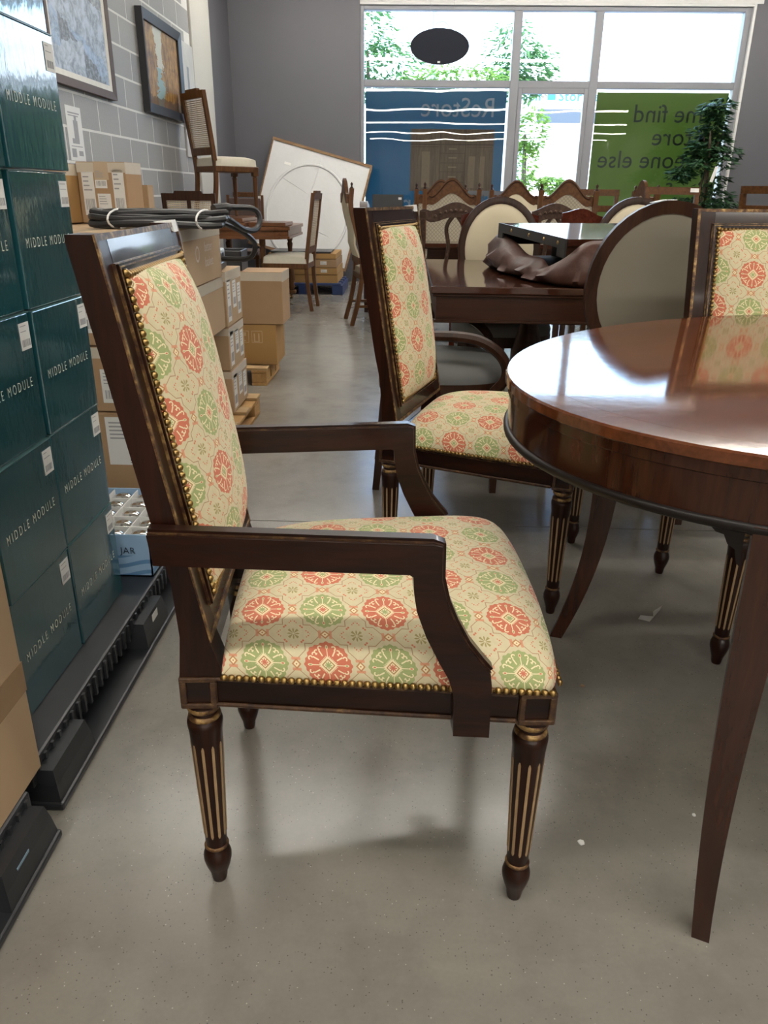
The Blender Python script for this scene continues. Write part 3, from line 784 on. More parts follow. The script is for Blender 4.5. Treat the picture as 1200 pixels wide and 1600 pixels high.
def plastic_pallet(label, x0, x1, y0, y1, h=.10):
    t = thing('plastic_pallet', label, 'pallet', ((x0+x1)/2, (y0+y1)/2, 0)); hx, hy = (x1-x0)/2, (y1-y0)/2; pm = M['blackplastic']
    bm = B(); bx(bm, -hx+.04, hx-.045, -hy+.01, hy-.01, h-.022, h, .006, 2); dk = obj('deck', bm, pm, t, smooth=False)
    bm = B(); n = int(2*hy/.03)
    for i in range(n): y = -hy+.03+i*(2*hy-.06)/(n-1); bx(bm, hx-.05, hx-.040, y-.004, y+.004, h-.05, h-.006)
    obj('skirt_rib', bm, pm, t, smooth=False)['kind'] = 'stuff'
    bm = B(); bx(bm, hx-.055, hx-.046, -hy+.01, hy-.01, h-.048, h-.004, .002); obj('skirt', bm, pm, t, smooth=False)
    for x in (-hx+.06, 0, hx-.05):
        bm = B(); bx(bm, x-.05, x+.05, -hy+.01, hy-.01, 0, .016, .005, 2); obj('skid', bm, pm, t, smooth=False)
        for y in (-hy+.10, 0, hy-.10):
            bm = B(); loft(bm, [[(x-a, y-b_, z), (x+a, y-b_, z), (x+a, y+b_, z), (x-a, y+b_, z)] for z, a, b_ in ((.012, .045, .085), (.05, .040, .08), (h-.02, .034, .074))]); obj('block', bm, pm, t, smooth=False)
    return t, hx, hy
p1, hx, hy = plastic_pallet('black plastic pallet under the stacked green boxes', -1.70, -.612, 1.07, 2.30)
fm = face_map('+x', hx-.012); bm = slab(fm, [(-.02, .02, .028, .075)], 0, .001); obj('sticker', bm, M['sticker'], p1, smooth=False)
p0, hx, hy = plastic_pallet('black plastic pallet at the bottom left corner under the tan carton', -1.70, -.590, -.16, 1.035)
fm = face_map('+x', hx-.012); obj('sticker', slab(fm, [(hy-.14, hy-.10, .03, .06)], 0, .001), plain('blue_sticker', (.18, .28, .36), .5), p0, smooth=False)
carton('big plain tan cardboard carton at the left edge of the picture', -1.20, -.640, .45, 1.085, .10, .78, 'card2', side_tape=False)
for o in [o for o in col.objects if o.name.startswith('cardboard_box')][-1:]:
    bm = B(); bx(bm, .2795, .2808, -.3175, .3178, .165, .222); obj('packing_tape', bm, plain('brown_tape', (.30, .185, .095), .22, var=.08), o, smooth=False)

def jar_tray():
    m, t, b = new_mat('blue_wave_print')
    v = coords(t); sp = t.nodes.new('ShaderNodeSeparateXYZ'); t.links.new(v, sp.inputs[0])
    x, z = E(t, sp.outputs[0]), E(t, sp.outputs[2])
    wv = ((z+(x*34.0).sin()*.008)*210.0).sin()
    f = (wv > .35)*(z < .062)
    c = mix(t, f, (.30, .46, .66), (.12, .26, .47)); t.links.new(c, b.inputs['Base Color']); b.inputs['Roughness'].default_value = .4
    x0, x1, y0, y1, z0, z1 = -.95, -.667, 1.825, 2.168, .10, .222
    root = thing('jar_tray', 'pale blue divided cardboard tray printed JAR behind the green boxes', 'tray', ((x0+x1)/2, (y0+y1)/2, z0))
    hx, hy, h = (x1-x0)/2, (y1-y0)/2, z1-z0; wh = plain('white_board', (.72, .72, .70), .7, var=.03)
    bm = B(); bx(bm, -hx, hx, -hy, hy, 0, .004); bx(bm, -hx, hx, -hy, -hy+.004, 0, h); bx(bm, -hx, hx, hy-.004, hy, 0, h); bx(bm, -hx, -hx+.004, -hy, hy, 0, h); bx(bm, hx-.004, hx, -hy, hy, 0, h)
    obj('box_wall', bm, m, root, smooth=False)
    nx, ny = 4, 5
    for i in range(1, nx): bm = B(); xx = -hx+2*hx*i/nx; bx(bm, xx-.0015, xx+.0015, -hy+.004, hy-.004, .004, h-.004); obj('divider', bm, wh, root, smooth=False)
    for j in range(1, ny): bm = B(); yy = -hy+2*hy*j/ny; bx(bm, -hx+.004, hx-.004, yy-.0015, yy+.0015, .004, h-.006); obj('divider', bm, wh, root, smooth=False)
    tm = text_mesh('SUGAR JAR', .026, lambda x, y: (x+.035, -hy-.0008, y+.068), .95, 1.1); obj('lettering', tm, plain('navy_print', (.012, .02, .045), .5), root)
    glass = plain('clear_glass_jar', (.55, .58, .58), .08, .0, .05, coat=.6)
    chrome = plain('chrome_lid', (.66, .66, .64), .14, 1.0, .05)
    holes = M['ink']
    bm = B(); lathe(bm, [(.022, 0), (.025, .004), (.026, .07), (.023, .085), (.023, .09)], 18); jb = fin(bm, 'glass_body', sharp=.8); jb.materials.append(glass)
    bm = B(); lathe(bm, [(.0245, .082), (.026, .084), (.026, .100), (.024, .106), (.014, .111), (.004, .112)], 20); jl = fin(bm, 'shaker_lid', sharp=.8); jl.materials.append(chrome)
    bm = B()
    for q in range(9):
        a = q*2.4; r = .004+.0013*q; lathe(bm, [(.0012, .1095-.09*r*.9+.001), (.0012, .1115-.05*r)], 6, (r*math.cos(a), r*math.sin(a), 0))
    jh = fin(bm, 'shaker_hole', smooth=False); jh.materials.append(holes)
    for j in range(ny):
        for i in range(nx):
            if i == 0 and j < 3: continue
            lab = 'chrome-lidded glass shaker jar in the blue tray, %s row, %s from the aisle' % (('nearest', 'second', 'third', 'fourth', 'farthest')[j], ('fourth', 'third', 'second', 'first')[i])
            tj = thing('shaker_jar', lab, 'jar', ((x0+x1)/2-hx+2*hx*(i+.5)/nx, (y0+y1)/2-hy+2*hy*(j+.5)/ny, z0+.005), rnd.random()*6, 'shaker jars in the blue tray')
            obj('glass_body', jb, None, tj); obj('shaker_lid', jl, None, tj); obj('shaker_hole', jh, None, tj)['kind'] = 'stuff'
jar_tray()

def wood_pallet(label, x0, x1, y0, y1):
    t = thing('wooden_pallet', label, 'pallet', ((x0+x1)/2, (y0+y1)/2, 0)); hx, hy = (x1-x0)/2, (y1-y0)/2
    pw = wood('pallet_pine', (.33, .21, .10), (.52, .37, .20), .8, 'x', 6); pw2 = wood('pallet_pine_y', (.36, .20, .08), (.55, .34, .14), .8, 'y', 6)
    for x in (-hx+.05, 0, hx-.05):
        bm = B(); bx(bm, x-.045, x+.045, -hy, hy, 0, .018, .002); obj('bottom_board', bm, pw2, t, smooth=False)
        for y in (-hy+.07, 0, hy-.07): bm = B(); bx(bm, x-.045, x+.045, y-.065, y+.065, .018, .075, .003); obj('block', bm, pw2, t, smooth=False)
        bm = B(); bx(bm, x-.045, x+.045, -hy, hy, .075, .09, .002); obj('stringer_board', bm, pw2, t, smooth=False)
    n = 6
    for i in range(n): y = -hy+.05+i*(2*hy-.1)/(n-1); bm = B(); bx(bm, -hx, hx, y-.05, y+.05, .09, .105, .002); obj('deck_board', bm, pw, t, smooth=False)
wood_pallet('weathered pine pallet under the taped carton stack behind the armchair', -1.70, -.745, 2.42, 3.86)
wood_pallet('pine pallet under the two brown cartons further along the aisle', -1.62, -.815, 4.47, 4.95)

g1 = 'cartons stacked behind the armchair'
def st(label, y0, y1, z0, z1, x1=-.80, x0=-1.32, mat='card2', labels=(), **k): return carton(label, x0, x1, y0, y1, z0, z1, mat, g1, labels=labels, **k)
st('tan carton second up in the near column, with a white label', 2.43, 2.80, .388, .60, -.83, mat='card', labels=[('-y', .09, .17, .03, .14)])
t_, hx, hy, h = st('tan carton with white shipping label marked X5 at the bottom of the near column', 2.43, 2.80, .105, .385, -.83, mat='card', side_tape=False)
paper_label(t_, face_map('-y', -hy), .085, .195, .10, .265, 5, False)
for s, zz in (('X5', .235), ('56', .108)): obj('label_print', text_mesh(s, .030 if s == 'X5' else .020, lambda x, y: (x+.165, -hy-.0014, y+zz)), M['ink'], t_)
st('tan carton third up in the near column behind the green boxes', 2.43, 2.80, .603, .80, -.82, mat='card', labels=[('-y', .02, .12, .04, .15)])
st('flat tan carton on top of the near column', 2.44, 2.80, .803, .937, -.84)
t_, hx, hy, h = st('taped tan carton with white printed lettering under the black cable', 2.805, 3.425, .725, .935)
wp = plain('white_ghost_print', (.60, .52, .43), .7)
for s, y, sz in (('better', .118, .052), ('basket', .062, .052)): obj('lettering', text_mesh(s, sz, lambda a, b_: (hx+.0012, a+.10, b_+y), .95), wp, t_)
bm = B(); lathe_pts = [(.030*math.cos(2*PI*i/16), .030*math.sin(2*PI*i/16)) for i in range(16)]
loft(bm, [[(hx+d, -.075+p[0]*k, .115+p[1]*k) for p in lathe_pts] for k, d in ((1, .0008), (1, .0014), (.72, .0014), (.72, .0008))], cap=False); obj('logo_ring', bm, wp, t_, smooth=False)
st('taped tan carton second from the top, below the lettered carton', 2.81, 3.45, .502, .722, -.805)
st('recessed tan carton in shadow in the middle of the stack', 2.82, 3.40, .302, .499, -.87, mat='card')
st('tan carton at the bottom of the middle column', 2.82, 3.43, .105, .299, -.86, mat='card')
L3 = [('+x', -.14, -.075, .02, .20), ('+x', -.03, .04, .07, .19), ('+x', .07, .135, .03, .17)]
st('tan carton with shipping labels under the grey power unit', 3.475, 3.80, .497, .737, labels=L3)
st('tan carton with shipping labels, second from the bottom at the far end', 3.475, 3.80, .303, .494, labels=[(f, a, b_, c*.78, d*.85) for f, a, b_, c, d in L3])
st('tan carton with shipping labels at the bottom of the far end', 3.47, 3.80, .105, .300, -.795, labels=[(f, a, b_, c*.8, d*.85) for f, a, b_, c, d in L3])
# two cartons standing up behind, on top of the near column
carton('upright brown carton covered in shipping labels above the stack', -1.315, -1.11, 3.28, 3.42, .938, 1.165, 'card', 'labelled cartons on the stack', labels=[('-y', -.085, -.035, .03, .19), ('-y', -.03, .02, .13, .20), ('-y', -.025, .03, .02, .11), ('-y', .045, .092, .03, .20)], rz=-.12)
carton('ochre carton with a crumpled label beside the green boxes', -1.56, -1.325, 3.22, 3.42, .938, 1.155, 'card3', 'labelled cartons on the stack', labels=[('-y', -.09, .03, .02, .19)], rz=-.10)
st('long tan carton lying under the upright labelled cartons', 2.82, 3.46, .60, .935, -1.325, -1.70, side_tape=False)
st('long tan carton below, against the wall side of the stack', 2.82, 3.46, .105, .598, -1.325, -1.70, side_tape=False)
carton('plain pale carton leaning low behind the black cable', -1.285, -1.13, 3.56, 3.64, .741, 1.085, 'card2', None, side_tape=False, tape=False)

# second stack, further along
t_, hx, hy, h = carton('brown carton with crumpled tape and a green tick on top', -1.50, -.722, 4.56, 4.84, .345, .640, 'card', 'brown cartons on the far pine pallet', tape=False)
bm = B(); bx(bm, .02, .05, -hy-.001, -hy+.01, h-.004, h+.005); obj('green_mark', bm, plain('green_tag', (.02, .5, .12), .5), t_, smooth=False)
t_, hx, hy, h = carton('brown carton with fragile and this-way-up marks below the taped carton', -1.52, -.768, 4.57, 4.87, .105, .342, 'card3', 'brown cartons on the far pine pallet', tape=False, side_tape=False)
R = []
for cx in (.10, .18, .26):
    for a in ((-.032, .032, .13, .133), (-.032, .032, .197, .20), (-.032, -.029, .13, .20), (.029, .032, .13, .20)): R.append((cx+a[0], cx+a[1], a[2], a[3]))
R += [(.255-.014, .255-.006, .14, .185), (.255+.012, .255+.020, .14, .185), (.24, .275, .135, .14), (.165, .195, .17, .19), (.177, .183, .145, .17), (.168, .192, .14, .145)]
obj('handling_marks', slab(face_map('-y', -hy), R, 0, .0006), plain('pale_marks', (.52, .38, .22), .7), t_, smooth=False)

def cable():
    root = thing('power_cable', 'thick black coiled power cable with plug lying on the cartons', 'cable', (-.9, 3.1, .94), 0)
    rub = plain('black_rubber', (.018, .018, .020), .42, var=.3)
    rr = random.Random(5)
    for k in range(8):
        r = .0118; z = r+.0015+(k % 3)*.017; o = (k % 4)*.016
        pts = []
        for i in range(29):
            a = 2*PI*i/28
            x = .235*math.cos(a)*(1-.02*k)+rr.uniform(-.004, .004); y = (.085-.016*(k % 3))*math.sin(a); pts.append((x+.02*math.sin(k), y-.20+o, z+.004*math.sin(3*a+k)))
        bm = B(); tube(bm, pts, r, 8); obj('coil', bm, rub, root)
    # binding tie
    bm = B(); tube(bm, [(.175, -.20+.125*math.cos(a), .028+.032*math.sin(a)) for a in [2*PI*i/16 for i in range(17)]], .0035, 6); obj('tie', bm, M['sticker'], root)
    bm = B(); tube(bm, [(-.13, -.20+.125*math.cos(a), .028+.032*math.sin(a)) for a in [2*PI*i/16 for i in range(17)]], .0035, 6); obj('tie', bm, M['sticker'], root)
    # tail loops out over the aisle and back to the power unit
    path = smooth_path([(.10, -.10, .045), (.20, .0, .03), (.245, .12, -.015), (.275, .22, -.02), (.285, .27, .02), (.262, .25, .058), (.19, .16, .064)], 7)
    bm = B(); tube(bm, path, .0115, 8); obj('cord', bm, rub, root)
    path = smooth_path([(.13, -.06, .03), (.19, .10, .0), (.23, .24, -.04), (.25, .32, -.085), (.225, .36, -.135), (.17, .38, -.15), (.09, .40, -.15)], 7)
    bm = B(); tube(bm, path, .0115, 8); obj('cord', bm, rub, root)
    bm = B(); fr_ = [(.19-.03*i/3, .16-.03*i/3, .064-.002*i) for i in range(4)]; tube(bm, fr_, [.0135, .019, .0205, .0205], 10); tube(bm, [(.16, .13, .058), (.135, .105, .054)], .022, 10); obj('plug', bm, rub, root)
    u = thing('power_unit', 'small grey and black power unit with sockets at the end of the carton stack', 'power unit', (-.895, 3.60, .7405), .1)
    gm = plain('grey_plastic', (.42, .47, .52), .4); bk = M['blackplastic']
    bm = B(); bx(bm, -.07, .06, -.09, .09, .03, .085, .01, 2); obj('casing', bm, gm, u, smooth=False)
    bm = B(); bx(bm, -.07, .065, -.095, .095, 0, .03, .004); obj('base', bm, bk, u, smooth=False)
    bm = B(); bx(bm, .058, .064, -.07, -.03, .035, .07, .003); bx(bm, .058, .064, 0, .04, .035, .07, .003); obj('socket', bm, bk, u, smooth=False)
    bm = B(); bx(bm, -.04, .03, -.03, .06, .085, .115, .006); obj('top_housing', bm, gm, u, smooth=False)
    # dark crate further back that the loop hangs in front of
    c = thing('plastic_crate', 'dark plastic crate standing on the cartons beyond the cable loop', 'crate', (-1.10, 4.70, .6405), .05)
    for a in ((-.14, .14, -.12, -.11), (-.14, .14, .11, .12), (-.14, -.13, -.12, .12), (.13, .14, -.12, .12)):
        bm = B(); bx(bm, *a, 0, .11, .003); obj('crate_side', bm, bk, c, smooth=False)
    bm = B(); bx(bm, -.14, .14, -.12, .12, 0, .008); obj('crate_floor', bm, bk, c, smooth=False)
cable()
# ------------------------------------------------------------------ background furniture
M['oak'] = wood('golden_oak', (.050, .019, .0055), (.125, .053, .017), .45, 'x', 9)
M['oak_z'] = wood('golden_oak_upright', (.055, .021, .006), (.135, .058, .018), .45, 'z', 9)
M['brown'] = wood('brown_walnut', (.018, .007, .004), (.052, .021, .010), .36, 'z', 8)
M['brown_x'] = wood('brown_walnut_cross', (.020, .008, .0045), (.058, .023, .011), .36, 'x', 8)
M['darkbrown'] = wood('dark_brown_wood', (.018, .0065, .0038), (.052, .018, .009), .30, 'x', 8)
M['cherry'] = wood('red_cherry', (.065, .014, .008), (.14, .034, .018), .2, 'x', 8, coat=.5)
M['cream'] = plain('cream_upholstery', (.60, .53, .38), .85, var=.06, scale=8, bmp=.05)
M['paleseat'] = plain('pale_seat_fabric', (.60, .56, .46), .9, var=.08, scale=40)
M['shadedseat'] = plain('shaded_cream_seat_cloth', (.17, .172, .17), .8, var=.08, scale=8)  # oval chairs' cream seats, greyed so the colour carries their shade
M['shadedback'] = plain('shaded_taupe_back_cloth', (.19, .172, .135), .85, var=.10, scale=4, bmp=.05)  # rear cloth darkened: shade of the side away from the window is in the colour
def diamond_cloth():
    m, t, b = new_mat('diamond_cloth'); v = coords(t); sp = t.nodes.new('ShaderNodeSeparateXYZ'); t.links.new(v, sp.inputs[0])
    y, z = E(t, sp.outputs[1]), E(t, sp.outputs[2])
    f = (((y+z)*36.0).fr()-.5).ab().mn((((y-z)*36.0).fr()-.5).ab())
    t.links.new(mix(t, f < .10, (.30, .265, .20), (.20, .165, .12)), b.inputs['Base Color']); b.inputs['Roughness'].default_value = .9; return m
M['diamond'] = diamond_cloth()
def cane_mat():
    m, t, b = new_mat('woven_cane'); v = coords(t); n = noise(t, v, 90, 2)
    t.links.new(mix(t, n, (.36, .29, .20), (.56, .47, .34)), b.inputs['Base Color']); b.inputs['Roughness'].default_value = .6; return m
M['cane'] = cane_mat()
def tapered(bm, p0, p1, w0, w1, d0=None, d1=None):
    """square bar between two points, p0 top"""
    d0 = d0 or w0; d1 = d1 or w1; p0 = Vector(p0); p1 = Vector(p1)
    loft(bm, [[p+Vector((sx*w/2, sy*d/2, 0)) for sx, sy in ((-1, -1), (1, -1), (1, 1), (-1, 1))] for p, w, d in ((p0, w0, d0), (p1, w1, d1))])
def swept(bm, path, w, d):
    """rectangular bar along an x-z path (kept square in y)"""
    loops = []
    P = [Vector(p) for p in path]
    for i, p in enumerate(P):
        tg = (P[min(i+1, len(P)-1)]-P[max(i-1, 0)]).normalized(); n = Vector((tg.z, 0, -tg.x)).normalized()
        ww = w[i] if isinstance(w, (list, tuple)) else w
        loops.append([p+n*(ww/2)+Vector((0, d/2, 0)), p+n*(ww/2)-Vector((0, d/2, 0)), p-n*(ww/2)-Vector((0, d/2, 0)), p-n*(ww/2)+Vector((0, d/2, 0))])
    loft(bm, loops)
def pad(bm, hx, hy, z0, h, n=14, e=3.0, cx=0.0):
    """domed upholstered seat pad"""
    A = [math.sin(PI/2*(-1+2*i/n)) for i in range(n+1)]
    g = [[bm.verts.new((cx+hx*a, hy*b, z0+h*(.6+.4*((1-abs(a)**4)*(1-abs(b)**4))**.5) if abs(a) < 1 and abs(b) < 1 else z0)) for b in A] for a in A]
    for i in range(n):
        for j in range(n): bm.faces.new((g[i][j], g[i+1][j], g[i+1][j+1], g[i][j+1]))
    bm.faces.new([g[i][0] for i in range(n, -1, -1)]+[g[0][j] for j in range(1, n+1)]+[g[i][n] for i in range(1, n+1)]+[g[n][j] for j in range(n-1, 0, -1)])
def arch(yc, wd, top, low, n=10):
    """colonial crest profile: y,z list from -wd to wd"""
    out = []
    for i in range(2*n+1):
        u = -1+i/n; a = abs(u)
        z = low+(top-low)*(math.cos(min(1, a/.86)*PI)*.5+.5)
        if a > .86: z += .010*math.sin((a-.86)/.14*PI)
        out.append((yc+u*wd, z))
    return out
def colonial_chair(label, loc, yaw, warm=False, curved=True):
    t = thing('colonial_chair', label, 'chair', loc, yaw, 'golden oak chairs with arched crests')
    o, oz = M['oak'], M['oak_z']; hw = .205
    post = smooth_path([(-.29, 0, 0), (-.235, 0, .20), (-.20, 0, .42), (-.205, 0, .60), (-.25, 0, .78), (-.292, 0, .95), (-.285, 0, 1.10)], 4)
    for s in (-1, 1):
        bm = B(); swept(bm, [(p.x, s*hw, p.z) for p in post], [.036]*len(post), .034); pz = obj('back_post', bm, oz, t, sharp=.5)
        bm = B(); lathe(bm, [(.012, 0), (.015, .006), (.008, .012), (.007, .022), (.012, .030), (.011, .034), (.004, .042), (.001, .046)], 10, (-.285, s*hw, 1.10)); obj('finial', bm, M['brown'], pz, sharp=1)
        bm = B(); tapered(bm, (.20, s*.21, .42), (.20, s*.21, 0), .044, .032); obj('leg', bm, oz, t, smooth=False)
    up = arch(0, hw-.017, 1.178, 1.055); lo = arch(0, hw-.017, 1.070, .985)
    def xb(z): return -.262-.055*max(0, min(1, (z-.78)/.2))+.0
    bm = B(); loft(bm, [[(xb(z1)-.012, y1, z1), (xb(z1)+.014, y1, z1), (xb(z2)+.014, y2, z2), (xb(z2)-.012, y2, z2)] for (y1, z1), (y2, z2) in zip(up, lo)]); cr = obj('crest', bm, o, t, sharp=.5)
    bm = B(); tube(bm, [(xb(z)+.016, y, z-.018) for y, z in up[1:-1]], .004, 5); obj('crest_groove', bm, M['brown'], cr)
    base = [(y, .56) for y, z in lo]
    bm = B(); loft(bm, [[(xb(z1)-.006, y1, z1), (xb(z1)+.010, y1, z1)]+[(xb(z1+(z2-z1)*k)+.010+.0*k, y1, z1+(z2-z1)*k) for k in (.25, .5, .75)]+[(xb(z2)+.050, y2, z2), (xb(z2)+.034, y2, z2)]+[(xb(z1+(z2-z1)*k)-.006, y1, z1+(z2-z1)*k) for k in (.75, .5, .25)] for (y1, z1), (y2, z2) in zip(lo, base)])
    obj('back_upholstery', bm, M['cream'] if warm else M['diamond'], t, sharp=1)
    bm = B(); box(bm, (-.215, 0, .535), (.03, .40, .05)); obj('lower_rail', bm, o, t, smooth=False)
    bm = B(); bx(bm, -.22, .22, -.225, .225, .38, .43, .004); obj('seat_frame', bm, o, t, smooth=False)
    bm = B(); pad(bm, .205, .215, .43, .055); obj('seat', bm, M['diamond'], t, sharp=1)
    for s in (-1, 1): bm = B(); tube(bm, [(.20, s*.21, .16), (-.25, s*.205, .16)], .012, 6); obj('stretcher', bm, oz, t)
    return t
colonial_chair('oak arched-crest chair left of the cream oval chair', (.315, 6.03, 0), math.radians(-91))
colonial_chair('oak arched-crest chair whose crest just peeks out behind the left one', (.29, 6.66, 0), math.radians(-84))
colonial_chair('oak arched-crest chair with a cream lit back in front of the clear door pane', (.885, 6.55, 0), math.radians(-88), warm=True)
colonial_chair('tallest oak arched-crest chair, just left of the green window', (1.185, 5.95, 0), math.radians(-90))
colonial_chair('oak chair seen edge on in front of the green window', (2.09, 6.46, 0), math.radians(8), warm=True)
colonial_chair('oak chair seen from the side with splayed rear legs beside the aisle', (-.235, 7.02, 0), math.radians(12), warm=True)

def oval_chair(label, loc, yaw, arms=False, back='cream', seat='shadedseat', hw=.215, top=1.055, plain_rear=None):
    t = thing('oval_back_chair', label, 'chair', loc, yaw, 'oval-backed chairs'); wd = M['brown']; N = 40; hh = .255; zc = top-hh
    sl = .13
    def P(a, k, d): y = (hw-k)*math.cos(a); z = zc+(hh-k)*math.sin(a); return (-.235-sl*(z-.5)+d, y, z)
    bm = B(); loft(bm, [[P(2*PI*i/N, k, d) for k, d in ((0, -.014), (0, .014), (.010, .018), (.036, .012), (.036, -.014))] for i in range(N)], ring=True); obj('back_ring', bm, wd, t, sharp=.6)
    bm = B()
    loft(bm, [[P(2*PI*i/N, k, d) for i in range(N)] for k, d in ((.034, .010), (.045, .018), (.09, .028), (.15, .033))]); obj('back_upholstery', bm, M[back], t, sharp=1)
    bm = B(); loft(bm, [[P(2*PI*i/N, k, d) for i in range(N)] for k, d in ((.034, -.010), (.06, -.013), (.15, -.014))]); obj('rear_cloth', bm, M['shadedback'], t, sharp=1)
    for s in (-1, 1):
        bm = B(); swept(bm, [(-.25, s*.17, .60), (-.222, s*.175, .45), (-.215, s*.18, .36), (-.25, s*.185, .0)], [.03, .036, .036, .026], .032); obj('leg', bm, wd, t, sharp=.5)
        bm = B(); tapered(bm, (.195, s*.205, .40), (.20, s*.205, 0), .042, .024); obj('leg', bm, wd, t, smooth=False)
    ol = [(.245*math.copysign(abs(math.cos(a))**.75, math.cos(a)), .250*math.copysign(abs(math.sin(a))**.75, math.sin(a))) for a in [2*PI*i/32 for i in range(32)]]
    bm = B(); loft(bm, [[(x, y, z) for x, y in ol] for z in (.375, .425)]); obj('seat_frame', bm, wd, t, sharp=.6)
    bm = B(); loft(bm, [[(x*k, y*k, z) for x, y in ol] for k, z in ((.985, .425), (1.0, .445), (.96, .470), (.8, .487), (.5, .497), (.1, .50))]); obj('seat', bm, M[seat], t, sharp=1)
    if arms:
        for s in (-1, 1):
            p = smooth_path([(-.235, s*.215, .585), (-.12, s*.250, .600), (.06, s*.270, .600), (.15, s*.272, .570), (.205, s*.268, .515), (.212, s*.260, .455), (.175, s*.240, .40)], 5)
            bm = B(); tube(bm, p, [.019]*len(p), 8); obj('arm', bm, wd, t)
    return t
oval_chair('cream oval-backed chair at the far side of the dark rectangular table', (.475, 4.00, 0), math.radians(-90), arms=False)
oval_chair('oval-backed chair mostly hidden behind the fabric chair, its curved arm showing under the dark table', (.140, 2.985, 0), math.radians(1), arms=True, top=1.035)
ob = oval_chair('large oval-backed chair with shaded taupe back turned to the camera beside the oval table', (.775, 2.76, 0), math.radians(90), top=1.052, hw=.225)
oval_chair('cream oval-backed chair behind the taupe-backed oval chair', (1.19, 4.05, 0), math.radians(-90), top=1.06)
bm = B(); pts = [(-.235-.13*.545-.018, .075-.02*i, .985+.055+.002) for i in range(2)]
loft(bm, [[(-.320, y, z), (-.288, y, z), (-.288, y, z+.002), (-.320, y, z+.002)] for y, z in ((-.005, 1.0525), (.03, 1.0515), (.065, 1.044))]); obj('paper_tag', bm, M['sticker'], ob, smooth=False)

def rect_table(name, label, x0, x1, y0, y1, z, mat, apron=.10, over=.03, pedestal=True):
    t = thing(name, label, 'table', ((x0+x1)/2, (y0+y1)/2, 0)); hx, hy = (x1-x0)/2, (y1-y0)/2
    bm = B(); bx(bm, -hx, hx, -hy, hy, z-.026, z, .004, 2); obj('table_top', bm, mat, t, smooth=False)
    bm = B(); bx(bm, -hx+.008, hx-.008, -hy+.008, hy-.008, z-.036, z-.026, .002); obj('edge_moulding', bm, M['darkbrown'], t, smooth=False)
    a0 = z-.036-apron
    for a in ((-hx+over, hx-over, -hy+over, -hy+over+.02), (-hx+over, hx-over, hy-over-.02, hy-over), (-hx+over, -hx+over+.02, -hy+over+.02, hy-over-.02), (hx-over-.02, hx-over, -hy+over+.02, hy-over-.02)):
        bm = B(); bx(bm, *a, a0, z-.036); obj('apron', bm, M['darkbrown'], t, smooth=False)
    for sy in (-1, 1):
        bm = B(); bx(bm, -hx+over-.006, hx-over+.006, sy*(hy-over+.001)-.006, sy*(hy-over+.001)+.006, a0-.006, a0+.004, .002); obj('lower_moulding', bm, M['brown_x'], t, smooth=False)
    if pedestal:
        for x in (-hx*.45, hx*.45):
            bm = B(); lathe(bm, [(.05, a0+.01), (.06, a0-.05), (.04, a0-.1), (.065, a0-.2), (.075, a0-.3), (.045, .22), (.06, .16), (.055, .10)], 16, (x, 0, 0)); obj('pedestal', bm, M['darkbrown'], t, sharp=1)
            for an in (PI/4, 3*PI/4, 5*PI/4, 7*PI/4):
                c, s = math.cos(an), math.sin(an); pth = smooth_path([(x+.04*c, .04*s, .17), (x+.18*c, .18*s, .15), (x+.30*c, .30*s, .06), (x+.37*c, .37*s, .022)], 4)
                bm = B(); tube(bm, pth, [.034]*(len(pth)-1)+[.022], 8); obj('foot', bm, M['darkbrown'], t)
    else:
        for sx in (-1, 1):
            for sy in (-1, 1): bm = B(); tapered(bm, (sx*(hx-over-.035), sy*(hy-over-.035), z-.036), (sx*(hx-over-.035), sy*(hy-over-.035), 0), .06, .035); obj('leg', bm, M['darkbrown'], t, smooth=False)
    return t
M['darktop'] = mahogany('dark_table_top', 'x', (.030, .010, .006), (.075, .026, .014), .07)
rect_table('rectangular_table', 'dark polished rectangular table behind the upright fabric chair', .085, 1.75, 2.865, 4.12, .755, M['darktop'], .088, .02)
rect_table('far_table', 'dark dining table far back among the carved chairs', .10, 1.40, 5.40, 5.70, .76, M['darktop'], .08, .03, False)

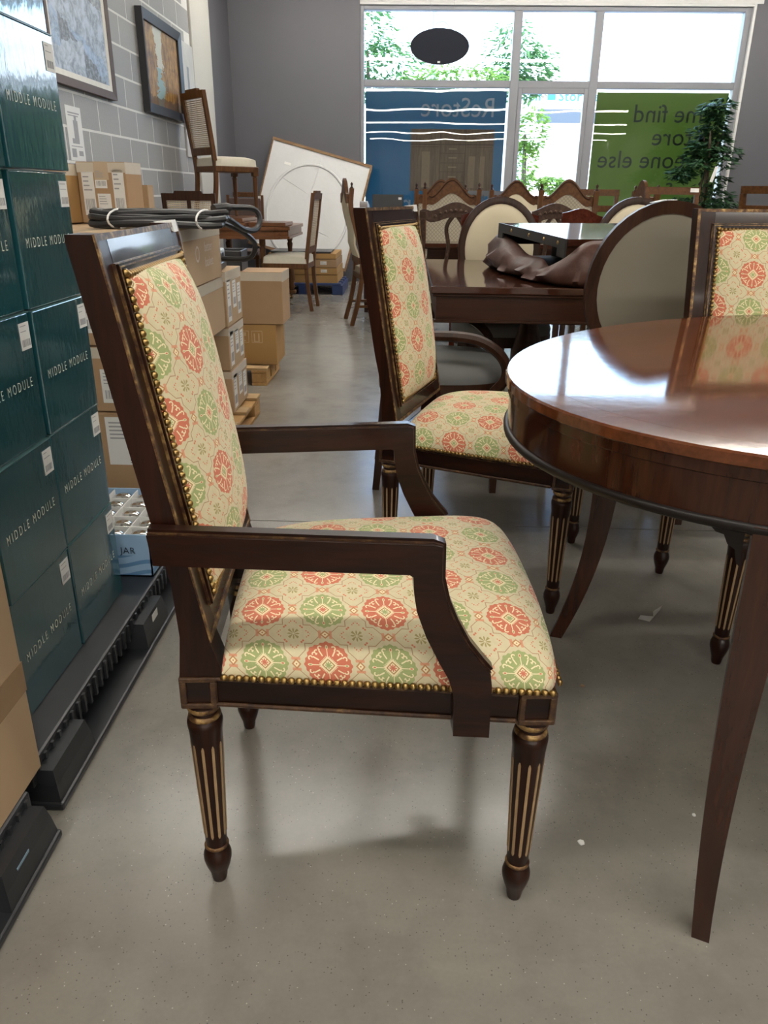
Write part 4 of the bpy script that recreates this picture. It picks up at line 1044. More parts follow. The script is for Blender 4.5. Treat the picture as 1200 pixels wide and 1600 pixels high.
def table_section():
    L1, L2 = Vector((.575, 2.99, .915)), Vector((.400, 3.62, .947)); e1 = (L2-L1); ln = e1.length; e1.normalize()
    e2 = Vector((e1.y, -e1.x, 0)).normalized(); up = e2.cross(e1); up = up if up.z > 0 else -up
    def Q(a, b, c): return L1+e1*a+e2*b+up*c
    t = thing('folded_table_section', 'glossy wooden table section with a black open end lying on the dark table', 'table section', (0, 0, 0))
    def qbox(nm, a0, a1, b0, b1, c0, c1, mat):
        bm = B(); loft(bm, [[Q(a0, b0, c), Q(a1, b0, c), Q(a1, b1, c), Q(a0, b1, c)] for c in (c0, c1)]); return obj(nm, bm, mat, t, smooth=False)
    gun = plain('gunmetal', (.06, .06, .06), .35, .6); blk = plain('black_lining', (.006, .006, .006), .8)
    qbox('top_leaf', -.01, ln+.01, .004, .92, -.024, 0, M['darktop'])
    qbox('frame_side', 0, .022, .004, .90, -.085, -.024, M['brown_x']); qbox('frame_side', ln-.022, ln, .004, .90, -.085, -.024, M['brown_x'])
    st_ = qbox('metal_strip', -.004, ln+.004, -.004, .004, -.036, .001, gun)
    qbox('metal_corner', -.004, .06, -.004, .004, -.066, -.036, gun); qbox('metal_corner', ln-.05, ln+.004, -.004, .004, -.060, -.036, gun)
    for k in (.09, .28, .50, .78):
        c = Q(ln*k, -.004, -.018); bm = B(); n = -e2
        loops = [[c+n*d+e1*(r*math.cos(2*PI*j/10))+up*(r*math.sin(2*PI*j/10)) for j in range(10)] for r, d in ((.0075, 0), (.006, .002), (.002, .003))]
        loft(bm, loops); obj('brass_screw', bm, M['brass'], t)
    qbox('lining', .022, ln-.022, .25, .27, -.135, -.024, blk); qbox('lining', .022, ln-.022, .0, .9, -.140, -.135, blk)
    qbox('support_rod', .035, .041, .02, .026, -.135, -.024, gun)
    # leather cover slumped round it
    lm, tt, b = new_mat('brown_leather'); n = noise(tt, coords(tt), 9, 5, .6); n2 = noise(tt, coords(tt), 160, 2)
    tt.links.new(ramp(tt, n, [(.3, (.038, .017, .013)), (.7, (.105, .050, .038))]), b.inputs['Base Color']); b.inputs['Roughness'].default_value = .42; b.inputs['Specular IOR Level'].default_value = .3; bump(tt, b, (E(tt, n)*.8+E(tt, n2)*.1).v, .35, .012)
    path = [((.43, 3.80), .06, .895), ((.425, 3.66), .075, .905), ((.455, 3.48), .085, .880), ((.485, 3.32), .085, .842), ((.520, 3.17), .085, .838), ((.540, 3.08), .075, .812), ((.575, 2.985), .080, .845), ((.635, 2.945), .085, .905), ((.70, 2.935), .080, .915), ((.80, 2.955), .07, .905), ((.90, 2.975), .06, .90)]
    P = [Vector((*p, 0)) for p, _, _ in path]
    sm = smooth_path([(p[0][0], p[0][1], p[2]) for p in path], 9); wds = smooth_path([(p[1], 0, 0) for p in path], 9)
    loops = []; zb = .7562
    for i, q in enumerate(sm):
        tg = sm[min(i+1, len(sm)-1)]-sm[max(0, i-1)]; tg.z = 0; tg.normalize(); out = Vector((-tg.y, tg.x, 0)); out = out if out.dot(Vector((-.7, -.6, 0))) > 0 else -out
        wv = wds[i].x; h = q.z-zb; base = Vector((q.x, q.y, 0)); k = .012*math.sin(i*.33)+.006*math.sin(i*.81+1)
        prof = [(-.02, 0), (wv*.55+k, 0), (wv+k, h*.16), (wv*.98-k, h*.40), (wv*.74+k, h*.66), (wv*.42, h*.90), (.012, h), (-.004, h*.97), (.010, h*.72), (wv*.30, h*.40), (-.01, h*.14)]
        loops.append([base+out*a+Vector((0, 0, zb+z)) for a, z in prof])
    bm = B(); loft(bm, loops); c = obj('leather_cover', bm, lm, sharp=1.6)
    tag(c, 'crumpled brown leather cover slumped around the wooden table section', 'cover')
table_section()

def crest_chair(name, label, loc, yaw, mat, style, top, hw=.21, group=None, tagged=False):
    t = thing(name, label, 'chair', loc, yaw, group)
    for s in (-1, 1):
        bm = B(); swept(bm, smooth_path([(-.27, s*(hw-.03), 0), (-.22, s*(hw-.03), .25), (-.205, s*(hw-.03), .45), (-.235, s*(hw-.02), .75), (-.275, s*(hw-.015), top-.05)], 3), [.034]*13, .03); obj('back_post', bm, mat, t, sharp=.5)
        bm = B(); tapered(bm, (.19, s*.20, .42), (.19, s*.20, 0), .04, .026); obj('leg', bm, mat, t, smooth=False)
    n = 20; up, lo = [], []
    for i in range(n+1):
        u = -1+2*i/n; a = abs(u)
        if style == 'carved': z = top-.05*(1-math.cos(min(1, a/.75)*PI))/2+(.012*math.sin((a-.75)/.25*PI) if a > .75 else 0); d = .055+.03*(1-a)
        elif style == 'serpentine': z = top-.022*(1+math.cos(a*PI*1.9))*(1 if a < .53 else .6)*.9; d = .05+.02*math.sin(a*PI)
        else: z = top; d = .05
        up.append((u*hw*1.02, z)); lo.append((u*hw*1.02, z-d))
    bm = B(); loft(bm, [[(-.288, y1, z1), (-.262, y1, z1), (-.258, y2, z2), (-.284, y2, z2)] for (y1, z1), (y2, z2) in zip(up, lo)]); cr = obj('crest_rail', bm, mat, t, sharp=.5)
    if style == 'carved':
        bm = B()
        for k in range(-4, 5): c = (-.258 if yaw < 0 else -.292, k*.03, top-.045-.004*k*k*.5); lathe(bm, [(.012, -.006), (.009, .004), (.003, .008)], 6, c)
        obj('carving', bm, mat, cr, sharp=2)['kind'] = 'stuff'
        bm = B(); pth = smooth_path([(-.262, .0, top-.06), (-.255, .05, top-.14), (-.245, .035, top-.25), (-.235, .055, top-.38)], 4); tube(bm, pth, .012, 6); tube(bm, [(p[0], -p[1], p[2]) for p in pth], .012, 6); obj('splat_scroll', bm, mat, t)
    elif style == 'serpentine':
        pr = [(-.035, top-.05), (-.055, top-.16), (-.03, top-.26), (-.06, top-.40), (.06, top-.40), (.03, top-.26), (.055, top-.16), (.035, top-.05)]
        bm = B(); loft(bm, [[(-.25-.1*(z-.6)-.006*k, y, z) for y, z in pr] for k in (-1, 1)]); obj('splat', bm, mat, t, smooth=False)
    else:
        for z in ((top-.15, top-.28, top-.41) if style == 'ladder' else ()): bm = B(); box(bm, (-.255+.06*(top-z), 0, z), (.018, 2*hw-.06, .05), bev=.003); obj('slat', bm, mat, t, smooth=False)
        if style == 'spindle':
            for k in range(-3, 4): bm = B(); tube(bm, [(-.265, k*.05, top-.03), (-.215, k*.05, .50)], .008, 6); obj('spindle', bm, mat, t)
    bm = B(); box(bm, (-.217, 0, .53), (.022, 2*hw-.08, .045)); obj('lower_rail', bm, mat, t, smooth=False)
    bm = B(); bx(bm, -.215, .215, -.215, .215, .385, .43, .004); obj('seat_frame', bm, mat, t, smooth=False)
    bm = B(); pad(bm, .20, .205, .43, .045); obj('seat', bm, M['paleseat'], t, sharp=1)
    if tagged:
        bm = B(); box(bm, (-.255 if math.sin(yaw) < 0 else -.295, .15 if style != 'carved' else .17, top-.02 if style != 'carved' else top-.055), (.002, .06, .026)); obj('price_tag', bm, M['sticker'], t, smooth=False)
    return t
grey_brown = wood('weathered_carved_wood', (.045, .026, .018), (.105, .062, .044), .4, 'x', 8)
crest_chair('carved_chair', 'grey-brown carved-crest chair between the fabric chair and the cream oval chair', (.275, 5.165, 0), math.radians(90), grey_brown, 'carved', 1.020, group='carved-crest chairs')
crest_chair('carved_chair', 'grey-brown carved-crest chair with a white tag right of the cream oval chair', (.86, 5.165, 0), math.radians(90), grey_brown, 'carved', 1.020, group='carved-crest chairs', tagged=True)
crest_chair('serpentine_chair', 'red-brown wavy-crest chair directly behind the cream oval chair', (.48, 4.65, 0), math.radians(90), M['cherry'], 'serpentine', .985, .20, 'wavy-crest chairs')
crest_chair('serpentine_chair', 'red-brown wavy-crest chair beyond the folded table section', (1.03, 4.67, 0), math.radians(90), M['cherry'], 'serpentine', 1.000, .215, 'wavy-crest chairs')
crest_chair('ladder_chair', 'oak ladder-back chair with a white tag left of the ficus', (1.865, 5.70, 0), math.radians(-90), M['oak'], 'ladder', 1.128, .19, tagged=True)
crest_chair('spindle_chair', 'dark slate spindle-back chair between the two left oak crests', (.80, 8.2, 0), math.radians(-90), plain('slate_paint', (.09, .10, .115), .5), 'spindle', 1.10, .20)
crest_chair('ladder_chair', 'oak chair at the right edge beside the ficus, turned sideways', (2.70, 5.95, 0), math.radians(28), M['oak'], 'ladder', 1.14, .2)
crest_chair('small_oak_chair', 'small oak chair behind the edge-on oak chair in front of the green window', (1.58, 6.75, 0), math.radians(-90), M['oak'], 'ladder', 1.115, .17)

def cane_chair(label, loc, yaw, mat, top=1.06, two=False, group='cane-backed chairs'):
    t = thing('cane_chair', label, 'chair', loc, yaw, group); hw = .205
    def xs(z): return -.205-.13*max(0, z-.45)
    for s in (-1, 1):
        bm = B(); swept(bm, smooth_path([(-.245, s*.185, 0), (-.21, s*.19, .25), (-.205, s*.195, .45), (xs(.8), s*hw, .8), (xs(top-.02), s*hw, top-.02)], 3), [.034]*13, .036); obj('back_post', bm, mat, t, sharp=.5)
        bm = B(); lathe(bm, [(.013, 0), (.015, .02), (.012, .03), (.017, .05), (.022, .33), (.026, .345), (.018, .352), (.024, .36)], 12, (.195, s*.20, 0)); bx(bm, .17, .22, s*.20-.025, s*.20+.025, .36, .43); obj('leg', bm, mat, t, sharp=.7)
    prof = [(-hw-.018, top-.075), (-hw-.018, top-.02), (-.12, top-.02), (-.11, top), (.11, top), (.12, top-.02), (hw+.018, top-.02), (hw+.018, top-.075)]
    bm = B(); loft(bm, [[(xs(z)-.016*k, y, z) for y, z in prof] for k in (-1, 1)]); obj('top_rail', bm, mat, t, smooth=False)
    zb = .56
    bm = B(); loft(bm, [[(xs(zb+dz)+dx, y, zb+dz) for dz, dx in ((-.03, -.014), (-.03, .014), (.03, .014), (.03, -.014))] for y in (-hw, hw)]); obj('lower_rail', bm, mat, t, smooth=False)
    if two: bm = B(); loft(bm, [[(xs(z)-.012, -.016, z), (xs(z)+.012, -.016, z), (xs(z)+.012, .016, z), (xs(z)-.012, .016, z)] for z in (zb, top-.05)]); obj('centre_post', bm, mat, t, smooth=False)
    bm = B(); z = zb+.035
    while z < top-.078:
        loft(bm, [[(xs(z)-.0015, y, z-.004), (xs(z)+.0015, y, z-.004), (xs(z)+.0015, y, z+.004), (xs(z)-.0015, y, z+.004)] for y in (-hw+.012, hw-.012)]); z += .0155
    y = -hw+.03
    while y < hw-.02:
        loft(bm, [[(xs(z)-.001, y-.0018, z), (xs(z)+.001, y-.0018, z), (xs(z)+.001, y+.0018, z), (xs(z)-.001, y+.0018, z)] for z in (zb+.03, top-.076)]); y += .0155
    obj('cane_weave', bm, M['cane'], t, smooth=False)['kind'] = 'stuff'
    bm = B(); bx(bm, -.215, .225, -.225, .225, .39, .44, .006); obj('seat_frame', bm, mat, t, smooth=False)
    bm = B(); pad(bm, .208, .218, .44, .085); obj('seat', bm, M['paleseat'], t, sharp=1)
    return t
M['oakbrown'] = wood('oak_brown', (.070, .030, .011), (.155, .070, .028), .4, 'z', 8)
cane_chair('cane-backed chair with pale seat standing up on the extension table', (-1.735, 7.86, .8385), math.radians(40), M['oakbrown'])
cane_chair('cane-backed chair with a split back near the block wall behind the cable', (-1.83, 7.10, 0), math.radians(90), M['brown'], 1.065, two=True)
cane_chair('cane-backed side chair with pale seat drawn up to the extension table end', (-1.155, 7.80, 0), math.radians(177), M['oakbrown'], 1.08)

def brown_back_chair():
    t = thing('upholstered_chair', 'chair with brown upholstered back and white tag behind the extension table', 'chair', (-1.83, 8.93, 0), math.radians(-90))
    mt = M['oakbrown']; hw = .19; up = plain('mauve_brown_cloth', (.10, .066, .058), .9)
    for s in (-1, 1):
        bm = B(); tapered(bm, (-.25, s*hw, 1.03), (-.22, s*hw, 0), .03, .03); obj('back_post', bm, mt, t, smooth=False)
        bm = B(); tapered(bm, (.2, s*hw, .42), (.2, s*hw, 0), .036, .026); obj('leg', bm, mt, t, smooth=False)
    bm = B(); box(bm, (-.25, 0, 1.035), (.03, .26, .05), bev=.004); obj('crest', bm, M['oak'], t, smooth=False)
    bm = B(); box(bm, (-.24, 0, .82), (.035, .36, .36), bev=.01, seg=2); obj('back_upholstery', bm, up, t, smooth=False)
    bm = B(); bx(bm, -.22, .22, -.215, .215, .39, .43); obj('seat_frame', bm, mt, t, smooth=False)
    bm = B(); pad(bm, .2, .205, .43, .05); obj('seat', bm, up, t, sharp=1)
    bm = B(); box(bm, (-.228, .16, 1.0), (.002, .04, .045)); obj('price_tag', bm, M['sticker'], t, smooth=False)
brown_back_chair()

def extension_table():
    x0, x1, y0, y1, z = -2.06, -1.115, 7.50, 8.72, .765
    t = thing('extension_table', 'brown extension table with turned legs by the window wall', 'table', ((x0+x1)/2, (y0+y1)/2, 0)); hx, hy = (x1-x0)/2, (y1-y0)/2
    mt = wood('warm_brown_top', (.10, .040, .017), (.20, .085, .036), .3, 'x', 7, coat=.2); lg = M['oakbrown']
    c = .12
    ol = [(-hx, -hy), (hx-c, -hy), (hx, -hy+c), (hx, hy-c), (hx-c, hy), (-hx, hy)]
    bm = B(); prism(bm, ol, 'z', z-.03, z); obj('table_top', bm, mt, t, smooth=False)
    ol2 = [(a*.965, b_*.965) for a, b_ in ol]
    bm = B(); prism(bm, ol2, 'z', z-.085, z-.03); obj('apron', bm, mt, t, smooth=False)
    bm = B(); prism(bm, [(a*.99, b_*.985) for a, b_ in ol], 'z', z-.108, z-.085); obj('lower_frame', bm, mt, t, smooth=False)
    prof = [(.030, z-.108), (.030, z-.16), (.020, z-.18), (.030, z-.20), (.024, z-.24), (.022, z-.30), (.034, .26), (.042, .20), (.030, .16), (.040, .12), (.020, .09), (.018, .07)]
    for x, y in ((hx-.27, -hy+.16), (hx-.14, hy-.16), (-hx+.15, -hy+.16), (-hx+.15, hy-.16)):
        bm = B(); lathe(bm, prof[::-1], 14, (x, y, 0)); lo = obj('leg', bm, lg, t, sharp=1)
        bm = B(); bx(bm, x-.05, x+.05, y-.05, y+.05, .05, .09, .01); obj('foot', bm, lg, lo, smooth=False)
        bm = B(); tube(bm, [(x-.012, y, .025), (x+.012, y, .025)], .025, 12); obj('caster', bm, M['brass'], lo)
    bm = B(); box(bm, (.0, 0, .14), (2*hx-.5, .05, .04)); obj('stretcher', bm, lg, t, smooth=False)
    for i, (a0, a1, b0, b1, zz, lab) in enumerate(((-1.50, -1.155, 7.62, 8.12, .766, 'loose brown table leaf nearest the chair at the table end'), (-2.04, -1.52, 7.54, 8.60, .766, 'lower loose brown table leaf under the cane chair'), (-2.02, -1.54, 7.54, 8.56, .801, 'upper loose brown table leaf under the cane chair'))):
        bm = B(); bx(bm, a0, a1, b0, b1, zz, zz+.034, .004); o = obj('table_leaf', bm, mt, smooth=False); tag(o, lab, 'table leaf', 'loose leaves on the extension table')
extension_table()

def stool(label, loc, mat):
    t = thing('footstool', label, 'stool', loc)
    bm = B(); bx(bm, -.16, .16, -.16, .16, .34, .40, .006); obj('seat_frame', bm, mat, t, smooth=False)
    bm = B(); pad(bm, .155, .155, .40, .07); obj('seat', bm, M['paleseat'], t, sharp=1)
    for sx in (-1, 1):
        for sy in (-1, 1): bm = B(); tapered(bm, (sx*.13, sy*.13, .34), (sx*.13, sy*.13, 0), .04, .03); obj('leg', bm, mat, t, smooth=False)
stool('low pale cushioned stool behind the brown cartons', (-1.27, 6.15, 0), M['darkbrown'])

def leaning_panel():
    """framed mirror or picture wrapped in white foam sheet, tilted against the window wall"""
    t = thing('wrapped_panel', 'large white wrapped panel with brown frame leaning askew on the grey wall', 'panel', (0, 0, 0))
    # corners in the leaning plane: Y = 10.33 - 0.30*(1.65-z)
    def Pp(x, z, d=0): return Vector((x, 10.335-.26*(1.66-z)-d*.97, z+d*.25))
    A, Bc = Vector((-1.665, 1.648)), Vector((-.489, 1.344))      # top corners (x,z)
    dv = (Bc-A); wdt = dv.length; ex = dv.normalized(); ez = Vector((-ex.y, ex.x)); ez = -ez if ez.y > 0 else ez
    hgt = 1.19
    def pl(u, v, d=0): q = A+ex*u+ez*v; return Pp(q.x, q.y, d)
    def quad(nm, u0, u1, v0, v1, d0, d1, mat):
        bm = B(); loft(bm, [[pl(u0, v0, d), pl(u1, v0, d), pl(u1, v1, d), pl(u0, v1, d)] for d in (d0, d1)]); return obj(nm, bm, mat, t, smooth=False)
    fr = wood('panel_frame_wood', (.17, .095, .05), (.30, .19, .10), .6, 'x', 7)
    quad('frame_rail', -.015, wdt+.02, -.03, .0, -.01, .035, fr); quad('frame_rail', -.015, wdt+.02, hgt, hgt+.03, -.01, .035, fr)
    quad('frame_stile', wdt, wdt+.025, .0, hgt, -.01, .035, fr); quad('frame_stile', -.015, 0, .0, hgt, -.01, .035, fr)
    sm, tt, b = new_mat('white_foam_sheet'); n = noise(tt, coords(tt), 6, 4, .6, .5); tt.links.new(mix(tt, n, (.60, .61, .62), (.68, .69, .70)), b.inputs['Base Color']); b.inputs['Roughness'].default_value = .6; bump(tt, b, n, .25, .02)
    bm = B(); nu, nv = 24, 22; rr = random.Random(2)
    g = [[bm.verts.new(pl(wdt*i/nu, hgt*j/nv, .020+.004*math.sin(i*.9+j*.4)*math.sin(j*.7)+rr.uniform(0, .002))) for j in range(nv+1)] for i in range(nu+1)]
    for i in range(nu):
        for j in range(nv): bm.faces.new((g[i][j], g[i+1][j], g[i+1][j+1], g[i][j+1]))
    obj('foam_sheet', bm, sm, t, sharp=2, recalc=False)
    # round pressed rim, creases
    rim = [pl(wdt*.50+.50*math.cos(a), .70+.56*math.sin(a), .024) for a in [2*PI*i/48 for i in range(49)]]
    bm = B(); tube(bm, rim, .016, 6); obj('pressed_rim', bm, sm, t)
    for pts in ([(.62, .03), (.60, .35), (.55, .62)], [(.12, .36), (.35, .42), (.62, .50)], [(.62, .70), (.78, .86), (1.0, .90)], [(.70, .55), (.76, .75), (.80, .95)], [(.55, .95), (.75, 1.05), (1.05, 1.10)]):
        bm = B(); tube(bm, [pl(u, v, .022) for u, v in pts], [.002, .006, .002], 5); obj('crease', bm, sm, t)
    quad('tape_strip', .19, .27, .20, .23, .024, .027, M['sticker'])
leaning_panel()

def flat_cartons():
    t = thing('blue_pallet', 'blue plastic pallet under the flat cartons by the window wall', 'pallet', (-1.17, 9.35, 0)); bl = plain('blue_plastic', (.012, .035, .13), .4)
    for x in (-.38, 0, .38): bm = B(); bx(bm, x-.06, x+.06, -.42, .42, 0, .10, .004); obj('runner', bm, bl, t, smooth=False)
    for y in (-.36, -.12, .12, .36): bm = B(); bx(bm, -.42, .42, y-.06, y+.06, .10, .125, .004); obj('deck_board', bm, bl, t, smooth=False)
    z = .126
    for i, (h, lab) in enumerate(((.085, 'bottom flat carton on the blue pallet'), (.075, 'second flat carton from the bottom on the blue pallet'), (.085, 'third flat carton from the bottom on the blue pallet'), (.055, 'thin top flat carton on the blue pallet'))):
        t_, hx, hy, hh = carton(lab, -1.56, -.785-.006*i, 8.95, 9.72, z, z+h, 'card3' if i != 2 else 'card', 'flat cartons on the blue pallet', tape=False, side_tape=False, labels=[('-y', .20, .27, h*.3, h*.75)] if i in (1, 2) else (), name='flat_carton'); z += h+.004
    bm = B(); bx(bm, -1.54, -.86, 8.97, 9.40, z+.001, z+.02, .006); o = obj('black_tray', bm, M['blackplastic'], smooth=False); tag(o, 'thin black sheet lying on top of the flat cartons', 'sheet')
flat_cartons()

def monitor():
    t = thing('monitor', 'black flat screen seen from behind with a white sticker, left of the back row', 'monitor', (-.205, 7.8, .7205))
    bk = M['blackplastic']
    bm = B(); bx(bm, -.145, .145, -.012, .012, .12, .335, .004); obj('screen', bm, bk, t, smooth=False)
    bm = B(); bx(bm, -.02, .02, -.01, .01, .01, .14); bx(bm, -.09, .09, -.07, .07, 0, .012, .003); obj('stand', bm, bk, t, smooth=False)
    bm = B(); bx(bm, .10, .13, -.0135, -.012, .29, .31); obj('sticker', bm, M['sticker'], t, smooth=False)
    rect_table('side_desk', 'small dark desk under the black screen', -.45, .05, 7.55, 8.05, .72, M['darktop'], .07, .02, False)
monitor()

# ------------------------------------------------------------------ pictures and paper on the block wall
def picture(label, y0, y1, z0, z1, canvas, frame, fw=.06, liner=None, x=-2.147, depth=.035):
    t = thing('framed_picture', label, 'picture', (x, (y0+y1)/2, z0)); hy, h = (y1-y0)/2, z1-z0
    def ring(nm, o, i, d0, d1, mat):
        bm = B(); loops = []
        for sy, sz in ((-1, 0), (1, 0), (1, 1), (-1, 1)):
            f = lambda k, d: (d, sy*(hy-k), k if sz == 0 else h-k)
            loops.append([f(o, d0), f(o, d1), f(i, d1*.8), f(i, d0)])
        loft(bm, loops, ring=True); return obj(nm, bm, mat, t, smooth=False)
    if fw: ring('frame', 0, fw, 0, depth, frame)
    if liner: ring('liner', fw, fw+.035, 0, depth*.7, liner)
    k = fw+(.035 if liner else 0)
    bm = B(); bx(bm, 0, depth*.45, -hy+k, hy-k, k, h-k); obj('canvas', bm, canvas, t, smooth=False)
def painting(name, fn):
    m, t, b = new_mat(name); tc = t.nodes.new('ShaderNodeTexCoord'); sp = t.nodes.new('ShaderNodeSeparateXYZ'); t.links.new(tc.outputs['Generated'], sp.inputs[0])
    c = fn(t, E(t, sp.outputs[1]), E(t, sp.outputs[2]), tc.outputs['Generated']); t.links.new(c, b.inputs['Base Color']); b.inputs['Roughness'].default_value = .5; return m
def snow(t, u, v, g):
    n = E(t, noise(t, g, 5, 5, .6, .6)); n2 = E(t, noise(t, g, 14, 4)); n3 = E(t, noise(t, g, 3, 3))
    c = mix(t, ramp(t, n2, [(.4, 0.0), (.6, 1.0)]), (.10, .12, .14), (.30, .33, .36))
    c = mix(t, ((v+u*.15+n*.2) < .80), c, (.40, .47, .58)); c = mix(t, ((v+u*.3+n3*.25) < .55), c, (.28, .38, .55))
    c = mix(t, ((v+u*.55+n*.25) < .62)*(u > .15), c, (.10, .11, .12)); c = mix(t, ((v-u*.2+n*.3) < .30)*(u < .55), c, (.42, .47, .56))
    c = mix(t, ((v-.78+n*.05).ab() < .05)*(u < .6)*(n2 > .5), c, (.45, .33, .14))
    n4 = E(t, noise(t, g, 26, 5, .7)); n5 = E(t, noise(t, g, 9, 5, .65, 1.0))
    c = mix(t, ramp(t, n5, [(.42, 0.0), (.62, .75)]), c, (.09, .12, .17)); return mix(t, ramp(t, n4, [(.45, 0.0), (.70, .6)]), c, (.50, .55, .62))
def autumn(t, u, v, g):
    n = E(t, noise(t, g, 6, 5, .6, .5)); mp = t.nodes.new('ShaderNodeMapping'); mp.inputs['Scale'].default_value = (1, 14, 2.2); t.links.new(g, mp.inputs[0])
    n2 = E(t, noise(t, mp.outputs[0], 2.5, 4, .6, .4))
    c = ramp(t, n2*.6+n*.4, [(.34, (.07, .035, .012)), (.48, (.24, .12, .03)), (.60, (.42, .24, .05)), (.72, (.50, .34, .12))])
    c = mix(t, ((u-.42+(n-.5)*.35).ab() < (v*.10+.02))*(v > .45), c, (.50, .50, .42))
    c = mix(t, ((u-.40+(n-.5)*.5).ab() < .085)*(v < .5), c, (.24, .36, .36)); c = mix(t, ((v+n*.2) < .22)*.75, c, (.10, .05, .02)); return c
def pale_canvas(t, u, v, g):
    n = E(t, noise(t, g, 4, 5, .6)); c = mix(t, n, (.36, .37, .38), (.62, .61, .58)); return mix(t, ((u-.5+(n-.5)*.4).ab() < .10)*((v-.5).ab() < .3), c, (.22, .25, .28))
picture('large snowy landscape painting in a brown and white frame above the stacked boxes', 5.10, 6.17, 1.655, 2.62, painting('snow_painting', snow), plain('matt_brown_frame', (.06, .03, .02), .6), .05, plain('white_liner', (.62, .60, .55), .6))
picture('autumn forest waterfall painting in a wide black frame on the block wall', 6.87, 7.97, 1.65, 2.375, painting('autumn_painting', autumn), plain('black_frame', (.014, .014, .016), .4), .07, None, depth=.055)
picture('pale abstract canvas half hidden past the black framed painting', 8.06, 8.50, 1.37, 2.345, painting('pale_painting', pale_canvas), None, 0)
t_ = thing('wall_notice', 'white printed sheet taped to the block wall above the cartons', 'notice', (-2.1485, 5.41, 1.235))
bm = B(); bx(bm, 0, .0012, -.12, .12, 0, .315); obj('sheet', bm, M['paper'], t_, smooth=False)
fm = face_map('+x', .0012)
obj('print', slab(fm, [(-.02, .05, .10, .235), (-.06, -.02, .10, .13), (.0, .035, .235, .265)], 0, .0004), M['greyink'], t_, smooth=False)
obj('print', slab(fm, [(-.09, .09, .272, .28), (-.09, .07, .258, .264), (-.09, -.02, .02, .07), (.02, .09, .03, .06), (-.09, .09, .082, .087)], 0, .0004), M['greyink'], t_, smooth=False)

# ------------------------------------------------------------------ oval sign hanging in the window
t_ = thing('hanging_sign', 'dark oval sign hanging in the upper left window pane, seen from behind', 'sign', (.31, 10.30, 2.645))
bm = B(); ov = [(.338*math.cos(2*PI*i/48), .182*math.sin(2*PI*i/48)) for i in range(48)]
loft(bm, [[(x*k, d, z*k) for x, z in ov] for k, d in ((.985, -.012), (1, -.008), (1, .008), (.985, .012))]); obj('board', bm, plain('dark_sign_back', (.010, .012, .020), .6, spec=.15), t_, sharp=.6)
bm = B(); loft(bm, [[(x*k, d, z*k) for x, z in ov] for k, d in ((1.0, -.0125), (1.012, -.0125), (1.012, .0125), (1.0, .0125))], ring=True); obj('rim', bm, plain('brown_rim', (.10, .075, .045), .5), t_, sharp=.6)
for x in (-.12, .15): bm = B(); tube(bm, [(x, 0, .165), (x, 0, .78)], .0015, 5); obj('hanging_wire', bm, M['greyink'], t_)
bm = B(); bx(bm, -.02, .01, -.014, -.012, -.168, -.15); obj('label', bm, M['sticker'], t_, smooth=False)

def leaf_cloud(name, parent, mat, centres, n, size, seed, droop=.5):
    r = random.Random(seed); V, F = [], []
    for i in range(n):
        c, rad = r.choice(centres); d = Vector((r.gauss(0, 1), r.gauss(0, 1), r.gauss(0, 1))).normalized(); p = Vector(c)+Vector((d.x*rad[0], d.y*rad[1], d.z*rad[2]))*(.55+.45*r.random())
        ax = (Vector((d.x, d.y, 0))+Vector((r.uniform(-.7, .7), r.uniform(-.7, .7), -droop*r.random()-.1))).normalized(); sd = ax.cross(Vector((r.uniform(-.4, .4), r.uniform(-.4, .4), 1))).normalized(); s = size*r.uniform(.7, 1.3); nn = ax.cross(sd)
        k = len(V); V += [p, p+ax*s*.45+sd*s*.24+nn*s*.05, p+ax*s-nn*s*.10, p+ax*s*.45-sd*s*.24+nn*s*.05]; F += [(k, k+1, k+2), (k, k+2, k+3)]
    me = bpy.data.meshes.new(name); me.from_pydata([tuple(v) for v in V], [], F); me.update(); o = obj(name, me, mat, parent); o['kind'] = 'stuff'; return o
def leaf_mat(name, c1, c2, tr=.3, rough=.45):
    m = bpy.data.materials.new(name); m.use_nodes = True; t = m.node_tree; b = t.nodes['Principled BSDF']; n = noise(t, coords(t), 9, 3)
    cc = mix(t, ramp(t, n, [(.35, 0.0), (.65, 1.0)]), c1, c2); t.links.new(cc, b.inputs['Base Color']); b.inputs['Roughness'].default_value = rough
    tl = t.nodes.new('ShaderNodeBsdfTranslucent'); t.links.new(cc, tl.inputs[0]); mx = t.nodes.new('ShaderNodeMixShader'); mx.inputs[0].default_value = tr
    t.links.new(b.outputs[0], mx.inputs[1]); t.links.new(tl.outputs[0], mx.inputs[2]); t.links.new(mx.outputs[0], t.nodes['Material Output'].inputs[0]); return m
